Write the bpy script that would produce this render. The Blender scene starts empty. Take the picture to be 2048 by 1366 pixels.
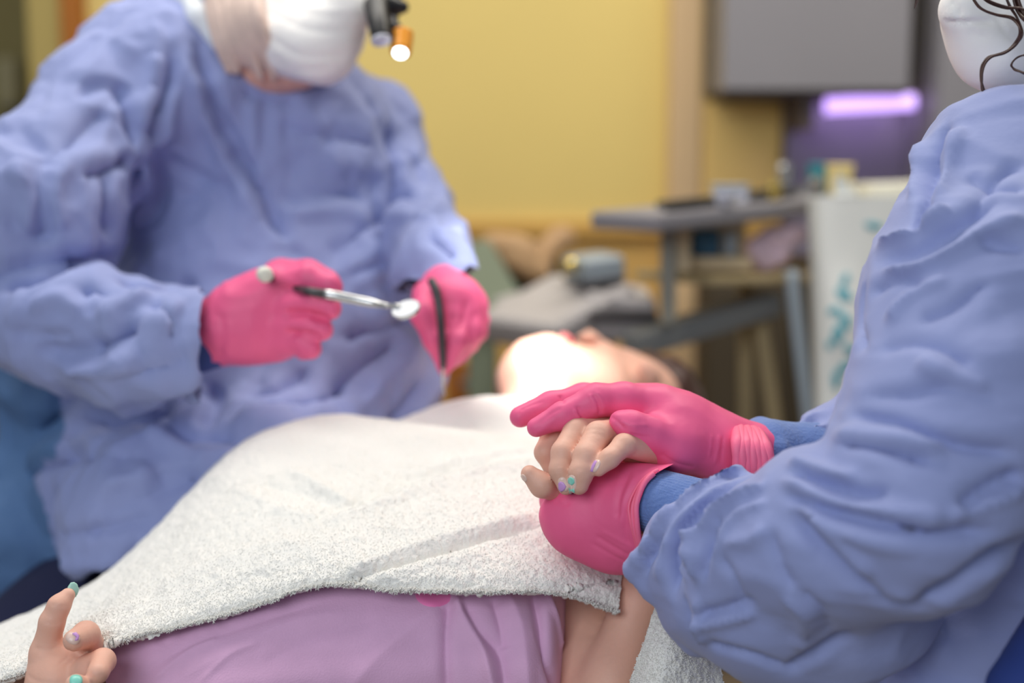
import bpy, bmesh, math, random
import numpy as np
from mathutils import Vector, Matrix
from mathutils.bvhtree import BVHTree

random.seed(7)
rng = np.random.default_rng(7)
SC = bpy.context.scene
COL = SC.collection

# ------------------------------------------------------------------ camera
FPX = 2844.0                       # focal length in pixels of the 2048 px wide frame (50 mm on 36 mm)
TILT = math.radians(8.0)
CAMP = np.array((0.0, 0.0, 1.15))
FWD = np.array((0.0, math.cos(TILT), -math.sin(TILT)))
UPV = np.array((0.0, math.sin(TILT), math.cos(TILT)))
RGT = np.array((1.0, 0.0, 0.0))
cam_data = bpy.data.cameras.new('camera')
cam = bpy.data.objects.new('camera', cam_data)
COL.objects.link(cam)
cam.location = CAMP
cam.rotation_euler = (math.pi / 2 - TILT, 0, 0)
cam_data.sensor_width = 36.0
cam_data.lens = FPX / 2048 * 36.0
cam_data.clip_start = 0.05
cam_data.dof.use_dof = True
cam_data.dof.focus_distance = 1.03
cam_data.dof.aperture_fstop = 2.4
SC.camera = cam

# ------------------------------------------------------------------ world, lamps, exposure
SC.view_settings.view_transform = 'Standard'
SC.view_settings.look = 'None'
SC.view_settings.gamma = 1.0
SC.view_settings.use_curve_mapping = False
SC.view_settings.exposure = -0.12
SC.cycles.use_denoising = True
SC.cycles.max_bounces = 6
SC.cycles.sample_clamp_indirect = 4.0
wd = bpy.data.worlds.new('world')
SC.world = wd
wd.use_nodes = True
wd.node_tree.nodes['Background'].inputs['Color'].default_value = (0.80, 0.88, 1.0, 1)
wd.node_tree.nodes['Background'].inputs['Strength'].default_value = 0.29


def area_lamp(name, loc, aim, sx, sy, power, col):
    ld = bpy.data.lights.new(name, 'AREA')
    ld.shape = 'RECTANGLE'
    ld.size, ld.size_y = sx, sy
    ld.energy = power
    ld.color = col
    o = bpy.data.objects.new(name, ld)
    COL.objects.link(o)
    o.location = loc
    o.rotation_euler = (Vector(aim) - Vector(loc)).to_track_quat('-Z', 'Y').to_euler()
    return o


area_lamp('ceiling_lamp', (-0.5, 1.5, 2.65), (-0.45, 1.4, 0), 1.2, 0.6, 22, (1.0, 0.95, 0.88))
area_lamp('ceiling_lamp', (0.7, 1.9, 2.65), (0.8, 2.2, 0), 1.2, 0.6, 27, (1.0, 0.93, 0.82))
area_lamp('ceiling_lamp', (-1.6, 2.6, 2.65), (-1.6, 2.6, 0), 1.2, 0.6, 9, (1.0, 0.93, 0.82))
area_lamp('front_fill', (-0.95, -1.35, 2.1), (-0.15, 1.3, 0.85), 1.6, 1.2, 38, (0.88, 0.94, 1.0))  # unseen soft fill added behind the camera to brighten the figures' fronts


def spot_lamp(name, loc, aim, power, angle, blend, col, size):
    sd = bpy.data.lights.new(name, 'SPOT')
    sd.energy, sd.spot_size, sd.spot_blend, sd.shadow_soft_size, sd.color = power, math.radians(angle), blend, size, col
    o = bpy.data.objects.new(name, sd)
    COL.objects.link(o)
    o.location = loc
    o.rotation_euler = (Vector(aim) - Vector(loc)).to_track_quat('-Z', 'Y').to_euler()
    return o


# the dental light above the patient, and the lamp on the dentist's loupes
spot_lamp('operatory_light', (0.16, 1.02, 1.95), (0.026, 1.52, 0.90), 165, 12.8, 0.7, (1.0, 0.99, 0.96), 0.05)
spot_lamp('headlamp_beam', (-0.1107, 1.4187, 1.2302), (0.055, 1.55, 0.89), 16, 17, 0.6, (0.98, 1.0, 1.0), 0.012)


# ------------------------------------------------------------------ helpers: space
def P(px, py, d):
    """point at camera depth d behind the pixel (px, py) of the 2048 x 1366 frame"""
    return CAMP + d * (FWD + RGT * (px - 1024) / FPX + UPV * (683 - py) / FPX)


def W(px, py, Y):
    """point on the vertical plane y = Y behind a pixel"""
    v = FWD + RGT * (px - 1024) / FPX + UPV * (683 - py) / FPX
    return CAMP + v * (Y / v[1])


def S(px, py, d, r):
    p = P(px, py, d)
    return (p[0], p[1], p[2], r * d / FPX)


# ------------------------------------------------------------------ helpers: objects
def tag(o, label=None, cat=None, group=None, kind=None):
    if label: o['label'] = label
    if cat: o['category'] = cat
    if group: o['group'] = group
    if kind: o['kind'] = kind
    return o


def empty(name, loc, label, cat, group=None):
    o = bpy.data.objects.new(name, None)
    COL.objects.link(o)
    o.location = loc
    o.empty_display_size = 0.05
    return tag(o, label, cat, group)


def link(name, me, mat, parent=None):
    o = bpy.data.objects.new(name, me)
    COL.objects.link(o)
    if mat is not None:
        me.materials.clear()
        me.materials.append(mat)
    if parent is not None:
        o.parent = parent
        bpy.context.view_layer.update()
        o.matrix_parent_inverse = parent.matrix_world.inverted()
    return o


def from_np(name, v, f, smooth=True):
    me = bpy.data.meshes.new(name)
    v = np.asarray(v, dtype=np.float64)
    f = np.asarray(f, dtype=np.int64)
    n = f.shape[1]
    me.vertices.add(len(v))
    me.vertices.foreach_set('co', v.ravel())
    me.loops.add(f.size)
    me.loops.foreach_set('vertex_index', f.ravel())
    me.polygons.add(len(f))
    me.polygons.foreach_set('loop_start', np.arange(0, f.size, n))
    me.polygons.foreach_set('loop_total', np.full(len(f), n))
    me.update(calc_edges=True)
    me.validate()
    if smooth:
        me.polygons.foreach_set('use_smooth', np.ones(len(me.polygons), dtype=bool))
    return me


def from_bm(name, bm, smooth=False):
    me = bpy.data.meshes.new(name)
    bm.normal_update()
    bm.to_mesh(me)
    bm.free()
    if smooth:
        for p in me.polygons: p.use_smooth = True
    return me


# ------------------------------------------------------------------ helpers: materials
def lin(c):
    return tuple(((x / 255) / 12.92 if x / 255 <= 0.04045 else ((x / 255 + 0.055) / 1.055) ** 2.4) for x in c)


def mat(name, rgb, rough=0.6, bump=0.0, scale=60.0, var=0.0, vscale=8.0, metal=0.0, sheen=0.0, sss=0.0,
        emit=None, estr=0.0, rgb2=None, weave=None, detail=3.0, spec=0.5, trans=0.0):
    m = bpy.data.materials.new(name)
    m.use_nodes = True
    nt = m.node_tree
    b = nt.nodes['Principled BSDF']
    c = lin(rgb)
    b.inputs['Base Color'].default_value = (*c, 1)
    b.inputs['Roughness'].default_value = rough
    b.inputs['Metallic'].default_value = metal
    b.inputs['Specular IOR Level'].default_value = spec
    if trans: b.inputs['Transmission Weight'].default_value = trans
    if sheen:
        b.inputs['Sheen Weight'].default_value = sheen
    if sss:
        b.inputs['Subsurface Weight'].default_value = sss
        b.inputs['Subsurface Radius'].default_value = (0.6, 0.25, 0.15)
        b.inputs['Subsurface Scale'].default_value = 0.01
    if emit:
        b.inputs['Emission Color'].default_value = (*lin(emit), 1)
        b.inputs['Emission Strength'].default_value = estr
    tc = nt.nodes.new('ShaderNodeTexCoord')
    if var or rgb2:
        n = nt.nodes.new('ShaderNodeTexNoise')
        n.inputs['Scale'].default_value = vscale
        n.inputs['Detail'].default_value = 4
        nt.links.new(tc.outputs['Object'], n.inputs['Vector'])
        r = nt.nodes.new('ShaderNodeValToRGB')
        r.color_ramp.elements[0].position = 0.3
        r.color_ramp.elements[1].position = 0.7
        if rgb2:
            c0, c1 = c, lin(rgb2)
        else:
            c0 = tuple(x * (1 - var) for x in c)
            c1 = tuple(min(1, x * (1 + var)) for x in c)
        r.color_ramp.elements[0].color = (*c0, 1)
        r.color_ramp.elements[1].color = (*c1, 1)
        nt.links.new(n.outputs['Fac'], r.inputs['Fac'])
        nt.links.new(r.outputs['Color'], b.inputs['Base Color'])
    if bump:
        if weave:
            n2 = nt.nodes.new('ShaderNodeTexWave')
            n2.inputs['Scale'].default_value = scale
            n2.inputs['Distortion'].default_value = 0.6
            n2.bands_direction = weave
        else:
            n2 = nt.nodes.new('ShaderNodeTexNoise')
            n2.inputs['Scale'].default_value = scale
            n2.inputs['Detail'].default_value = detail
        nt.links.new(tc.outputs['Object'], n2.inputs['Vector'])
        bp = nt.nodes.new('ShaderNodeBump')
        bp.inputs['Strength'].default_value = min(1.0, bump)
        bp.inputs['Distance'].default_value = 0.002
        nt.links.new(n2.outputs[0 if not weave else 'Fac'], bp.inputs['Height'])
        nt.links.new(bp.outputs['Normal'], b.inputs['Normal'])
    return m


# ------------------------------------------------------------------ helpers: signed distance modelling
def smin(a, b, k):
    if k <= 0: return np.minimum(a, b)
    h = np.maximum(k - np.abs(a - b), 0.0) / k
    return np.minimum(a, b) - h * h * k * 0.25


class Field:
    """groups of tapered capsules and ellipsoids blended smoothly, meshed by surface nets"""

    def __init__(self, vox):
        self.vox = vox
        self.groups = []

    def chain(self, pts, k=0.004, new=True, kout=0.004):
        pr = [('cap', pts[i], pts[i + 1]) for i in range(len(pts) - 1)] if len(pts) > 1 else [('cap', pts[0], pts[0])]
        if new or not self.groups:
            self.groups.append(dict(prims=pr, k=k, kout=kout))
        else:
            self.groups[-1]['prims'] += pr
        return self

    def ell(self, c, rad, rot=None, k=0.004, new=True, kout=0.004):
        pr = [('ell', tuple(c), tuple(rad), rot)]
        if new or not self.groups:
            self.groups.append(dict(prims=pr, k=k, kout=kout))
        else:
            self.groups[-1]['prims'] += pr
        return self

    def carve(self, pts, k=0.004):
        self.groups.append(dict(prims=[('cap', pts[i], pts[i + 1]) for i in range(len(pts) - 1)], k=0.002, kout=k, op='cut'))
        return self

    def mesh(self, name=None, clip=None, smooth=2, grow=0.0):
        lo = np.full(3, 1e9); hi = np.full(3, -1e9)
        for g in self.groups:
            for p in g['prims']:
                if p[0] == 'cap':
                    for q in (p[1], p[2]):
                        c = np.array(q[:3]); r = q[3]
                        lo = np.minimum(lo, c - r); hi = np.maximum(hi, c + r)
                else:
                    c = np.array(p[1]); r = max(p[2])
                    lo = np.minimum(lo, c - r); hi = np.maximum(hi, c + r)
        if clip is not None:
            lo = np.maximum(lo, clip[0]); hi = np.minimum(hi, clip[1])
        v = self.vox
        lo = lo - 4 * v - grow; hi = hi + 4 * v + grow
        n = np.ceil((hi - lo) / v).astype(int) + 1
        ax = [(lo[i] + v * np.arange(n[i])).astype(np.float32) for i in range(3)]
        BIG = 0.05
        F = np.full(n, BIG, dtype=np.float32)
        for g in self.groups:
            G = None
            for p in g['prims']:
                m = max(g['k'], g['kout']) + 3 * v + 0.002
                if p[0] == 'cap':
                    a, b = np.array(p[1][:3]), np.array(p[2][:3]); ra, rb = p[1][3], p[2][3]
                    l2 = np.minimum(a - ra, b - rb) - m; h2 = np.maximum(a + ra, b + rb) + m
                else:
                    c = np.array(p[1]); r = max(p[2]); l2 = c - r - m; h2 = c + r + m
                i0 = np.clip(np.floor((l2 - lo) / v).astype(int), 0, n); i1 = np.clip(np.ceil((h2 - lo) / v).astype(int) + 1, 0, n)
                if np.any(i1 <= i0): continue
                X, Y, Z = np.meshgrid(ax[0][i0[0]:i1[0]], ax[1][i0[1]:i1[1]], ax[2][i0[2]:i1[2]], indexing='ij', sparse=True)
                if p[0] == 'cap':
                    ba = b - a; bb = float(ba @ ba)
                    px, py, pz = X - a[0], Y - a[1], Z - a[2]
                    if bb < 1e-12:
                        d = np.sqrt(px ** 2 + py ** 2 + pz ** 2) - ra
                    else:
                        t = np.clip((px * ba[0] + py * ba[1] + pz * ba[2]) / bb, 0, 1)
                        d = np.sqrt((px - t * ba[0]) ** 2 + (py - t * ba[1]) ** 2 + (pz - t * ba[2]) ** 2) - (ra + (rb - ra) * t)
                else:
                    px, py, pz = X - c[0], Y - c[1], Z - c[2]
                    if p[3] is not None:
                        R = p[3]
                        px, py, pz = (R[0, 0] * px + R[1, 0] * py + R[2, 0] * pz, R[0, 1] * px + R[1, 1] * py + R[2, 1] * pz,
                                      R[0, 2] * px + R[1, 2] * py + R[2, 2] * pz)
                    ex, ey, ez = p[2]
                    k0 = np.sqrt((px / ex) ** 2 + (py / ey) ** 2 + (pz / ez) ** 2) + 1e-6
                    k1 = np.sqrt((px / ex ** 2) ** 2 + (py / ey ** 2) ** 2 + (pz / ez ** 2) ** 2) + 1e-6
                    d = k0 * (k0 - 1) / k1
                if G is None:
                    G = np.full(n, BIG, dtype=np.float32)
                sl = tuple(slice(i0[q], i1[q]) for q in range(3))
                G[sl] = smin(G[sl], np.minimum(d, BIG).astype(np.float32), g['k'])
            if G is not None:
                F = -smin(-F, G, g['kout']) if g.get('op') == 'cut' else smin(F, G, g['kout'])
        F[0] = F[-1] = BIG; F[:, 0] = F[:, -1] = BIG; F[:, :, 0] = F[:, :, -1] = BIG
        vv, ff = surface_nets(F, lo, v)
        vv = laplace(vv, ff, smooth)
        return vv, ff


def surface_nets(F, lo, v):
    ins = F < 0
    n = np.array(F.shape)
    corners = [(i, j, k) for i in (0, 1) for j in (0, 1) for k in (0, 1)]
    m = n - 1
    cnt = np.zeros(m, dtype=np.int8)
    for c in corners:
        cnt += ins[c[0]:c[0] + m[0], c[1]:c[1] + m[1], c[2]:c[2] + m[2]]
    act = (cnt > 0) & (cnt < 8)
    idx = np.argwhere(act)
    vid = np.full(m, -1, dtype=np.int64)
    vid[act] = np.arange(len(idx))
    acc = np.zeros((len(idx), 3)); num = np.zeros(len(idx))
    vals = {c: F[idx[:, 0] + c[0], idx[:, 1] + c[1], idx[:, 2] + c[2]].astype(np.float64) for c in corners}
    for c in corners:
        for a in range(3):
            if c[a] == 0:
                e = list(c); e[a] = 1; e = tuple(e)
                f0, f1 = vals[c], vals[e]
                x = (f0 < 0) != (f1 < 0)
                t = np.where(x, f0 / np.where(x, f0 - f1, 1), 0)
                pos = np.tile(np.array(c, dtype=np.float64), (len(idx), 1))
                pos[:, a] += t
                acc += pos * x[:, None]; num += x
    V = lo + v * (idx + acc / num[:, None])
    faces = []
    for a in range(3):
        b, c = (a + 1) % 3, (a + 2) % 3
        sl0 = [slice(None)] * 3; sl1 = [slice(None)] * 3
        sl0[a] = slice(0, -1); sl1[a] = slice(1, None)
        x = ins[tuple(sl0)] != ins[tuple(sl1)]
        e = np.argwhere(x)
        ok = (e[:, b] > 0) & (e[:, c] > 0) & (e[:, b] < n[b] - 1) & (e[:, c] < n[c] - 1)
        e = e[ok]
        flip = ins[e[:, 0], e[:, 1], e[:, 2]]
        q = []
        for db, dc in ((1, 1), (0, 1), (0, 0), (1, 0)):
            o = e.copy(); o[:, b] -= db; o[:, c] -= dc
            q.append(vid[o[:, 0], o[:, 1], o[:, 2]])
        q = np.stack(q, 1)
        q[~flip] = q[~flip][:, ::-1]
        faces.append(q)
    Fc = np.concatenate(faces)
    Fc = Fc[(Fc >= 0).all(1)]
    return V, Fc


def laplace(V, Fc, it, lam=0.5):
    if it <= 0: return V
    e = np.concatenate([Fc[:, [0, 1]], Fc[:, [1, 2]], Fc[:, [2, 3]], Fc[:, [3, 0]]])
    deg = np.bincount(e[:, 0], minlength=len(V)).astype(float) + 1e-9
    for _ in range(it):
        s = np.stack([np.bincount(e[:, 0], V[e[:, 1], i], minlength=len(V)) for i in range(3)], 1) / deg[:, None]
        V = V + lam * (s - V)
    return V


def normals(V, Fc):
    n = np.cross(V[Fc[:, 2]] - V[Fc[:, 0]], V[Fc[:, 3]] - V[Fc[:, 1]])
    N = np.zeros_like(V)
    for i in range(4):
        for a in range(3):
            N[:, a] += np.bincount(Fc[:, i], n[:, a], minlength=len(V))
    return N / (np.linalg.norm(N, axis=1)[:, None] + 1e-12)


def vnoise(p, seed=0):
    """value noise in 0..1 on an (n, 3) array"""
    i = np.floor(p).astype(np.int64); f = p - i
    f = f * f * (3 - 2 * f)
    out = np.zeros(len(p))
    for c in ((0, 0, 0), (0, 0, 1), (0, 1, 0), (0, 1, 1), (1, 0, 0), (1, 0, 1), (1, 1, 0), (1, 1, 1)):
        h = (i[:, 0] + c[0]) * 374761393 + (i[:, 1] + c[1]) * 668265263 + (i[:, 2] + c[2]) * 2147483647 + seed * 974634777
        h = (h ^ (h >> 13)) * 1274126177
        h = (h ^ (h >> 16)) & 0xffff
        w = np.ones(len(p))
        for a in range(3):
            w = w * (f[:, a] if c[a] else 1 - f[:, a])
        out += w * (h / 65535.0)
    return out


def ridged(p, seed=0):
    return 1 - np.abs(2 * vnoise(p, seed) - 1)


def bvh(V, Fc):
    return BVHTree.FromPolygons([tuple(x) for x in V], [tuple(int(i) for i in q) for q in Fc])


def hit(tree, px, py):
    d = P(px, py, 1.0) - CAMP
    d = d / np.linalg.norm(d)
    h = tree.ray_cast(Vector(CAMP), Vector(d))
    if h[0] is None: return None
    n = np.array(h[1])
    return np.array(h[0]), (-n if n @ d > 0 else n)


def strokes(V, Fc, lst, tree=None, gain=1.0):
    """press creases (negative) and raise ridges (positive) along lines drawn over the surface:
    each (points in pixels, half width in px, height in mm)"""
    if not lst: return V
    tree = tree or bvh(V, Fc)
    N = normals(V, Fc)
    D = np.zeros(len(V))
    for pts, w, amp in lst:
        # densify with Catmull-Rom
        q = np.array(pts, dtype=float)
        dense = []
        for i in range(len(q) - 1):
            p0, p1, p2, p3 = q[max(i - 1, 0)], q[i], q[i + 1], q[min(i + 2, len(q) - 1)]
            for t in np.linspace(0, 1, 5, endpoint=False):
                dense.append(0.5 * (2 * p1 + (p2 - p0) * t + (2 * p0 - 5 * p1 + 4 * p2 - p3) * t ** 2 + (3 * p1 - p0 - 3 * p2 + p3) * t ** 3))
        dense.append(q[-1])
        P3 = [hit(tree, *p) for p in dense]
        P3 = [h[0] for h in P3 if h is not None]
        if len(P3) < 2: continue
        P3 = np.array(P3)
        dep = float(np.mean((P3 - CAMP) @ FWD))
        wm = w * dep / FPX
        lo = P3.min(0) - 3 * wm; hi = P3.max(0) + 3 * wm
        sel = np.where(np.all((V > lo) & (V < hi), axis=1))[0]
        if len(sel) == 0: continue
        X = V[sel]
        best = np.full(len(sel), 1e9); tt = np.zeros(len(sel))
        L = len(P3) - 1
        for i in range(L):
            a, b = P3[i], P3[i + 1]
            if np.linalg.norm(b - a) > 12 * wm + 0.05: continue
            ba = b - a; t = np.clip((X - a) @ ba / (ba @ ba + 1e-12), 0, 1)
            d = np.linalg.norm(X - a - t[:, None] * ba, axis=1)
            m = d < best
            best[m] = d[m]; tt[m] = (i + t[m]) / L
        fade = np.clip(np.sin(np.pi * np.clip(tt, 0.02, 0.98)) * 2.2, 0, 1)
        D[sel] += gain * amp * 0.001 * fade * np.exp(-(best / wm) ** 1.5)
    return V + N * D[:, None]


def cloth_noise(V, Fc, amp, freq, seed, stretch=(1, 1, 1), warp=0.5):
    N = normals(V, Fc)
    p = V * np.array(stretch) * freq
    w = np.stack([vnoise(p * 0.6, seed + 11), vnoise(p * 0.6, seed + 12), vnoise(p * 0.6, seed + 13)], 1) * 2 - 1
    p = p + w * warp
    d = (ridged(p, seed) - 0.5) * 1.0 + (ridged(p * 2.1, seed + 3) - 0.5) * 0.45
    return V + N * (d * amp)[:, None]


def crumple(V, Fc, amp, freq, seed, stretch=(1, 1, 1), warp=0.7):
    """papery cloth: sharp thin ridges between smooth hollows"""
    N = normals(V, Fc)
    p = V * np.array(stretch) * freq
    w = np.stack([vnoise(p * 0.7, seed + 21), vnoise(p * 0.7, seed + 22), vnoise(p * 0.7, seed + 23)], 1) * 2 - 1
    p = p + w * warp
    d = ridged(p, seed) ** 2.5 - 0.35 + 0.45 * (ridged(p * 1.9 + 7.3, seed + 1) ** 2.5 - 0.35) - 0.5 * (ridged(p * 1.3 + 3.1, seed + 2) ** 4 - 0.25)
    return V + N * (d * amp)[:, None]


def trim(V, Fc, h, axis, m=None):
    """cut a mesh where h (metres beyond the cut, along axis) is positive, with a clean edge; m limits where"""
    out = h > 0
    if m is not None: out &= m
    cnt = out[Fc].sum(1)
    keep = cnt < 4
    edge = np.zeros(len(V), bool); edge[Fc[keep].ravel()] = True
    mv = edge & out
    V = V.copy()
    V[mv] -= np.asarray(axis)[None] * h[mv][:, None]
    f = Fc[keep]
    u, inv = np.unique(f, return_inverse=True)
    return V[u], inv.reshape(-1, 4)


def to_px(V):
    d = (V - CAMP) @ FWD
    return 1024 + (V - CAMP) @ RGT / d * FPX, 683 - (V - CAMP) @ UPV / d * FPX, d


def tube(pts, r, sides=8, name='tube'):
    """swept tube through world points, radius number or list -> verts, quads"""
    q = np.array(pts, dtype=float)
    rad = np.full(len(q), r, dtype=float) if np.isscalar(r) else np.array(r, dtype=float)
    dn, rr = [], []
    for i in range(len(q) - 1):
        p0, p1, p2, p3 = q[max(i - 1, 0)], q[i], q[i + 1], q[min(i + 2, len(q) - 1)]
        for t in np.linspace(0, 1, 6, endpoint=False):
            dn.append(0.5 * (2 * p1 + (p2 - p0) * t + (2 * p0 - 5 * p1 + 4 * p2 - p3) * t ** 2 + (3 * p1 - p0 - 3 * p2 + p3) * t ** 3))
            rr.append(rad[i] * (1 - t) + rad[i + 1] * t)
    dn.append(q[-1]); rr.append(rad[-1])
    dn = np.array(dn); rr = np.array(rr)
    T = np.gradient(dn, axis=0); T /= np.linalg.norm(T, axis=1)[:, None] + 1e-12
    u = np.cross(T[0], (0.3, 0.2, 0.93)); u /= np.linalg.norm(u)
    V = []
    for i in range(len(dn)):
        u = u - T[i] * (u @ T[i]); u /= np.linalg.norm(u)
        w = np.cross(T[i], u)
        for s in range(sides):
            a = 2 * math.pi * s / sides
            V.append(dn[i] + rr[i] * (math.cos(a) * u + math.sin(a) * w))
    Fq = []
    for i in range(len(dn) - 1):
        for s in range(sides):
            a, b = i * sides + s, i * sides + (s + 1) % sides
            Fq.append((a, b, b + sides, a + sides))
    n0 = len(V)
    V.append(dn[0]); V.append(dn[-1])
    for s in range(sides):
        Fq.append((n0, (s + 1) % sides, s, s))
        k = (len(dn) - 1) * sides
        Fq.append((n0 + 1, k + s, k + (s + 1) % sides, k + (s + 1) % sides))
    return np.array(V), Fq


def tube_me(name, lst, sides=8):
    bm = bmesh.new()
    for pts, r in lst:
        V, Fq = tube(pts, r, sides)
        vs = [bm.verts.new(v) for v in V]
        for f in Fq:
            g = []
            for i in f:
                if vs[i] not in g: g.append(vs[i])
            try: bm.faces.new(g)
            except ValueError: pass
    return from_bm(name, bm, True)


def add_beam(bm, p0, p1, w, h, bev=0.003, up=(0, 0, 1)):
    """box from p0 to p1, w wide sideways and h tall"""
    a, b = Vector(p0), Vector(p1)
    x = (b - a); L = x.length; x.normalize()
    y = Vector(up).cross(x); y.normalize(); z = x.cross(y)
    r = bmesh.ops.create_cube(bm, size=1.0)
    M = Matrix.Translation((a + b) / 2) @ Matrix((x, y, z)).transposed().to_4x4() @ Matrix.Diagonal((L, w, h, 1))
    bmesh.ops.transform(bm, matrix=M, verts=r['verts'])
    if bev:
        es = list({e for v in r['verts'] for e in v.link_edges})
        bmesh.ops.bevel(bm, geom=es, offset=min(bev, 0.45 * min(L, w, h)), segments=3, affect='EDGES', profile=0.6)


def beam(name, p0, p1, w, h, m, parent=None, bev=0.003, up=(0, 0, 1)):
    bm = bmesh.new()
    add_beam(bm, p0, p1, w, h, bev, up)
    return link(name, from_bm(name, bm), m, parent)


def box(name, lo, hi, m, parent=None, bev=0.004):
    lo, hi = np.array(lo, float), np.array(hi, float)
    c = (lo + hi) / 2
    return beam(name, (lo[0], c[1], c[2]), (hi[0], c[1], c[2]), hi[1] - lo[1], hi[2] - lo[2], m, parent, bev)


def lathe(name, base, prof, m, parent=None, axis=(0, 0, 1), sides=28):
    """profile of (radius, height) turned about an axis through base"""
    bm = bmesh.new()
    rings = []
    for r, h in prof:
        rings.append([bm.verts.new((r * math.cos(2 * math.pi * s / sides), r * math.sin(2 * math.pi * s / sides), h)) for s in range(sides)])
    for i in range(len(rings) - 1):
        for s in range(sides):
            bm.faces.new((rings[i][s], rings[i][(s + 1) % sides], rings[i + 1][(s + 1) % sides], rings[i + 1][s]))
    bm.faces.new(rings[0][::-1]); bm.faces.new(rings[-1])
    q = Vector((0, 0, 1)).rotation_difference(Vector(axis).normalized()).to_matrix().to_4x4()
    bmesh.ops.transform(bm, matrix=Matrix.Translation(Vector(base)) @ q, verts=bm.verts)
    me = from_bm(name, bm, True)
    try: me.set_sharp_from_angle(angle=math.radians(40))
    except Exception: pass
    return link(name, me, m, parent)


def grid_surface(rows, nu, nv):
    """bicubic Catmull-Rom surface through rows of (px, py, d) control points -> verts, quads, (u, v)"""
    R = np.array([[P(*p) for p in row] for row in rows])

    def interp(A, t, axis):
        n = A.shape[axis]
        x = t * (n - 1); i = np.minimum(np.floor(x).astype(int), n - 2); f = x - i
        g = lambda k: np.take(A, np.clip(k, 0, n - 1), axis=axis)
        sh = [1, 1, 1]; sh[axis] = len(t); f = f.reshape(sh)
        p0, p1, p2, p3 = g(i - 1), g(i), g(i + 1), g(i + 2)
        return 0.5 * (2 * p1 + (p2 - p0) * f + (2 * p0 - 5 * p1 + 4 * p2 - p3) * f ** 2 + (3 * p1 - p0 - 3 * p2 + p3) * f ** 3)
    A = interp(R, np.linspace(0, 1, nv), 0)
    A = interp(A, np.linspace(0, 1, nu), 1)
    V = A.reshape(-1, 3)
    j, i = np.meshgrid(np.arange(nv - 1), np.arange(nu - 1), indexing='ij')
    a = (j * nu + i).ravel()
    Fq = np.stack([a, a + 1, a + nu + 1, a + nu], 1)
    vv, uu = np.meshgrid(np.linspace(0, 1, nv), np.linspace(0, 1, nu), indexing='ij')
    return V, Fq, uu.ravel(), vv.ravel()


def thicken(V, Fq, nu, nv, t):
    """close an nu x nv sheet into a solid t thick"""
    N = normals(V, Fq)
    n = len(V)
    V2 = np.concatenate([V, V - N * t])
    F2 = [Fq, Fq[:, ::-1] + n]
    b = list(range(nu)) + [j * nu + nu - 1 for j in range(1, nv)] + [(nv - 1) * nu + i for i in range(nu - 2, -1, -1)] + [j * nu for j in range(nv - 2, 0, -1)]
    b = np.array(b); c = np.roll(b, -1)
    F2.append(np.stack([c, b, b + n, c + n], 1))
    return V2, np.concatenate(F2)


def patch(name, tree, shape, m, parent, lift=0.0006, axis_px=None, label=None, thick=0.0):
    """a thin print or nail: outline in pixels pressed onto the surface below it"""
    pts = np.array(shape, float)
    c = pts.mean(0)
    bm = bmesh.new()
    rings = []
    ks = (1.0, 0.92, 0.6, 0.3)
    for k in ks:
        ring = []
        for p in pts:
            q = c + (p - c) * k
            h = hit(tree, *q)
            if h is None:
                h = hit(tree, *(c + (p - c) * k * 0.8))
            if h is None: h = hit(tree, *c)
            ring.append(bm.verts.new(h[0] + h[1] * (lift if k < 1.0 else -0.0004)))
        rings.append(ring)
    n = len(pts)
    for i in range(len(rings) - 1):
        for s in range(n):
            bm.faces.new((rings[i][s], rings[i][(s + 1) % n], rings[i + 1][(s + 1) % n], rings[i + 1][s]))
    bm.faces.new(rings[-1])
    bmesh.ops.recalc_face_normals(bm, faces=bm.faces)
    o = link(name, from_bm(name, bm, True), m, parent)
    if label: o['label'] = label
    return o


def oval(cx, cy, rx, ry, ang=0.0, n=16, pw=1.0):
    a = math.radians(ang)
    out = []
    for i in range(n):
        t = 2 * math.pi * i / n
        x = rx * math.copysign(abs(math.cos(t)) ** pw, math.cos(t)); y = ry * math.copysign(abs(math.sin(t)) ** pw, math.sin(t))
        out.append((cx + x * math.cos(a) - y * math.sin(a), cy + x * math.sin(a) + y * math.cos(a)))
    return out


# ------------------------------------------------------------------ materials
M = {}
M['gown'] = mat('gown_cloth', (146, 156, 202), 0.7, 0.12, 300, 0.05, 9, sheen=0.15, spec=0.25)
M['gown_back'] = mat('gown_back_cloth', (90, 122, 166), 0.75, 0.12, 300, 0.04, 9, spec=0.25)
M['knit'] = mat('knit_cuff', (104, 130, 186), 0.9, 0.5, 420, 0.06, 30, sheen=0.3, spec=0.15)
M['glove'] = mat('nitrile_glove', (240, 100, 146), 0.5, 0.10, 120, 0.05, 18, spec=0.35, sss=0.0)
M['glove_edge'] = mat('nitrile_glove_rolled', (252, 116, 152), 0.5, 0.15, 160, spec=0.35)
M['skin'] = mat('skin', (227, 177, 156), 0.5, 0.10, 340, 0.07, 30, sss=0.12, spec=0.3)
M['skin_warm'] = mat('skin_warm', (205, 150, 125), 0.5, 0.08, 260, 0.05, 30, sss=0.1, spec=0.3)
M['towel'] = mat('terry_towel', (238, 236, 230), 0.95, 0.5, 520, 0.02, 30, sheen=0.3, spec=0.1)
M['shirt'] = mat('lilac_jersey', (222, 176, 210), 0.85, 0.2, 700, 0.04, 40, sheen=0.2, spec=0.15)
M['print'] = mat('pink_print', (246, 132, 190), 0.7)
M['mask'] = mat('mask_paper', (250, 246, 242), 0.85, 0.15, 200, spec=0.15)
M['pale_hair'] = mat('pale_hair', (222, 196, 182), 0.6, 0.3, 200, 0.12, 40)
M['brown_hair'] = mat('brown_hair', (66, 38, 32), 0.45, 0.2, 200, 0.2, 40)
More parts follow.
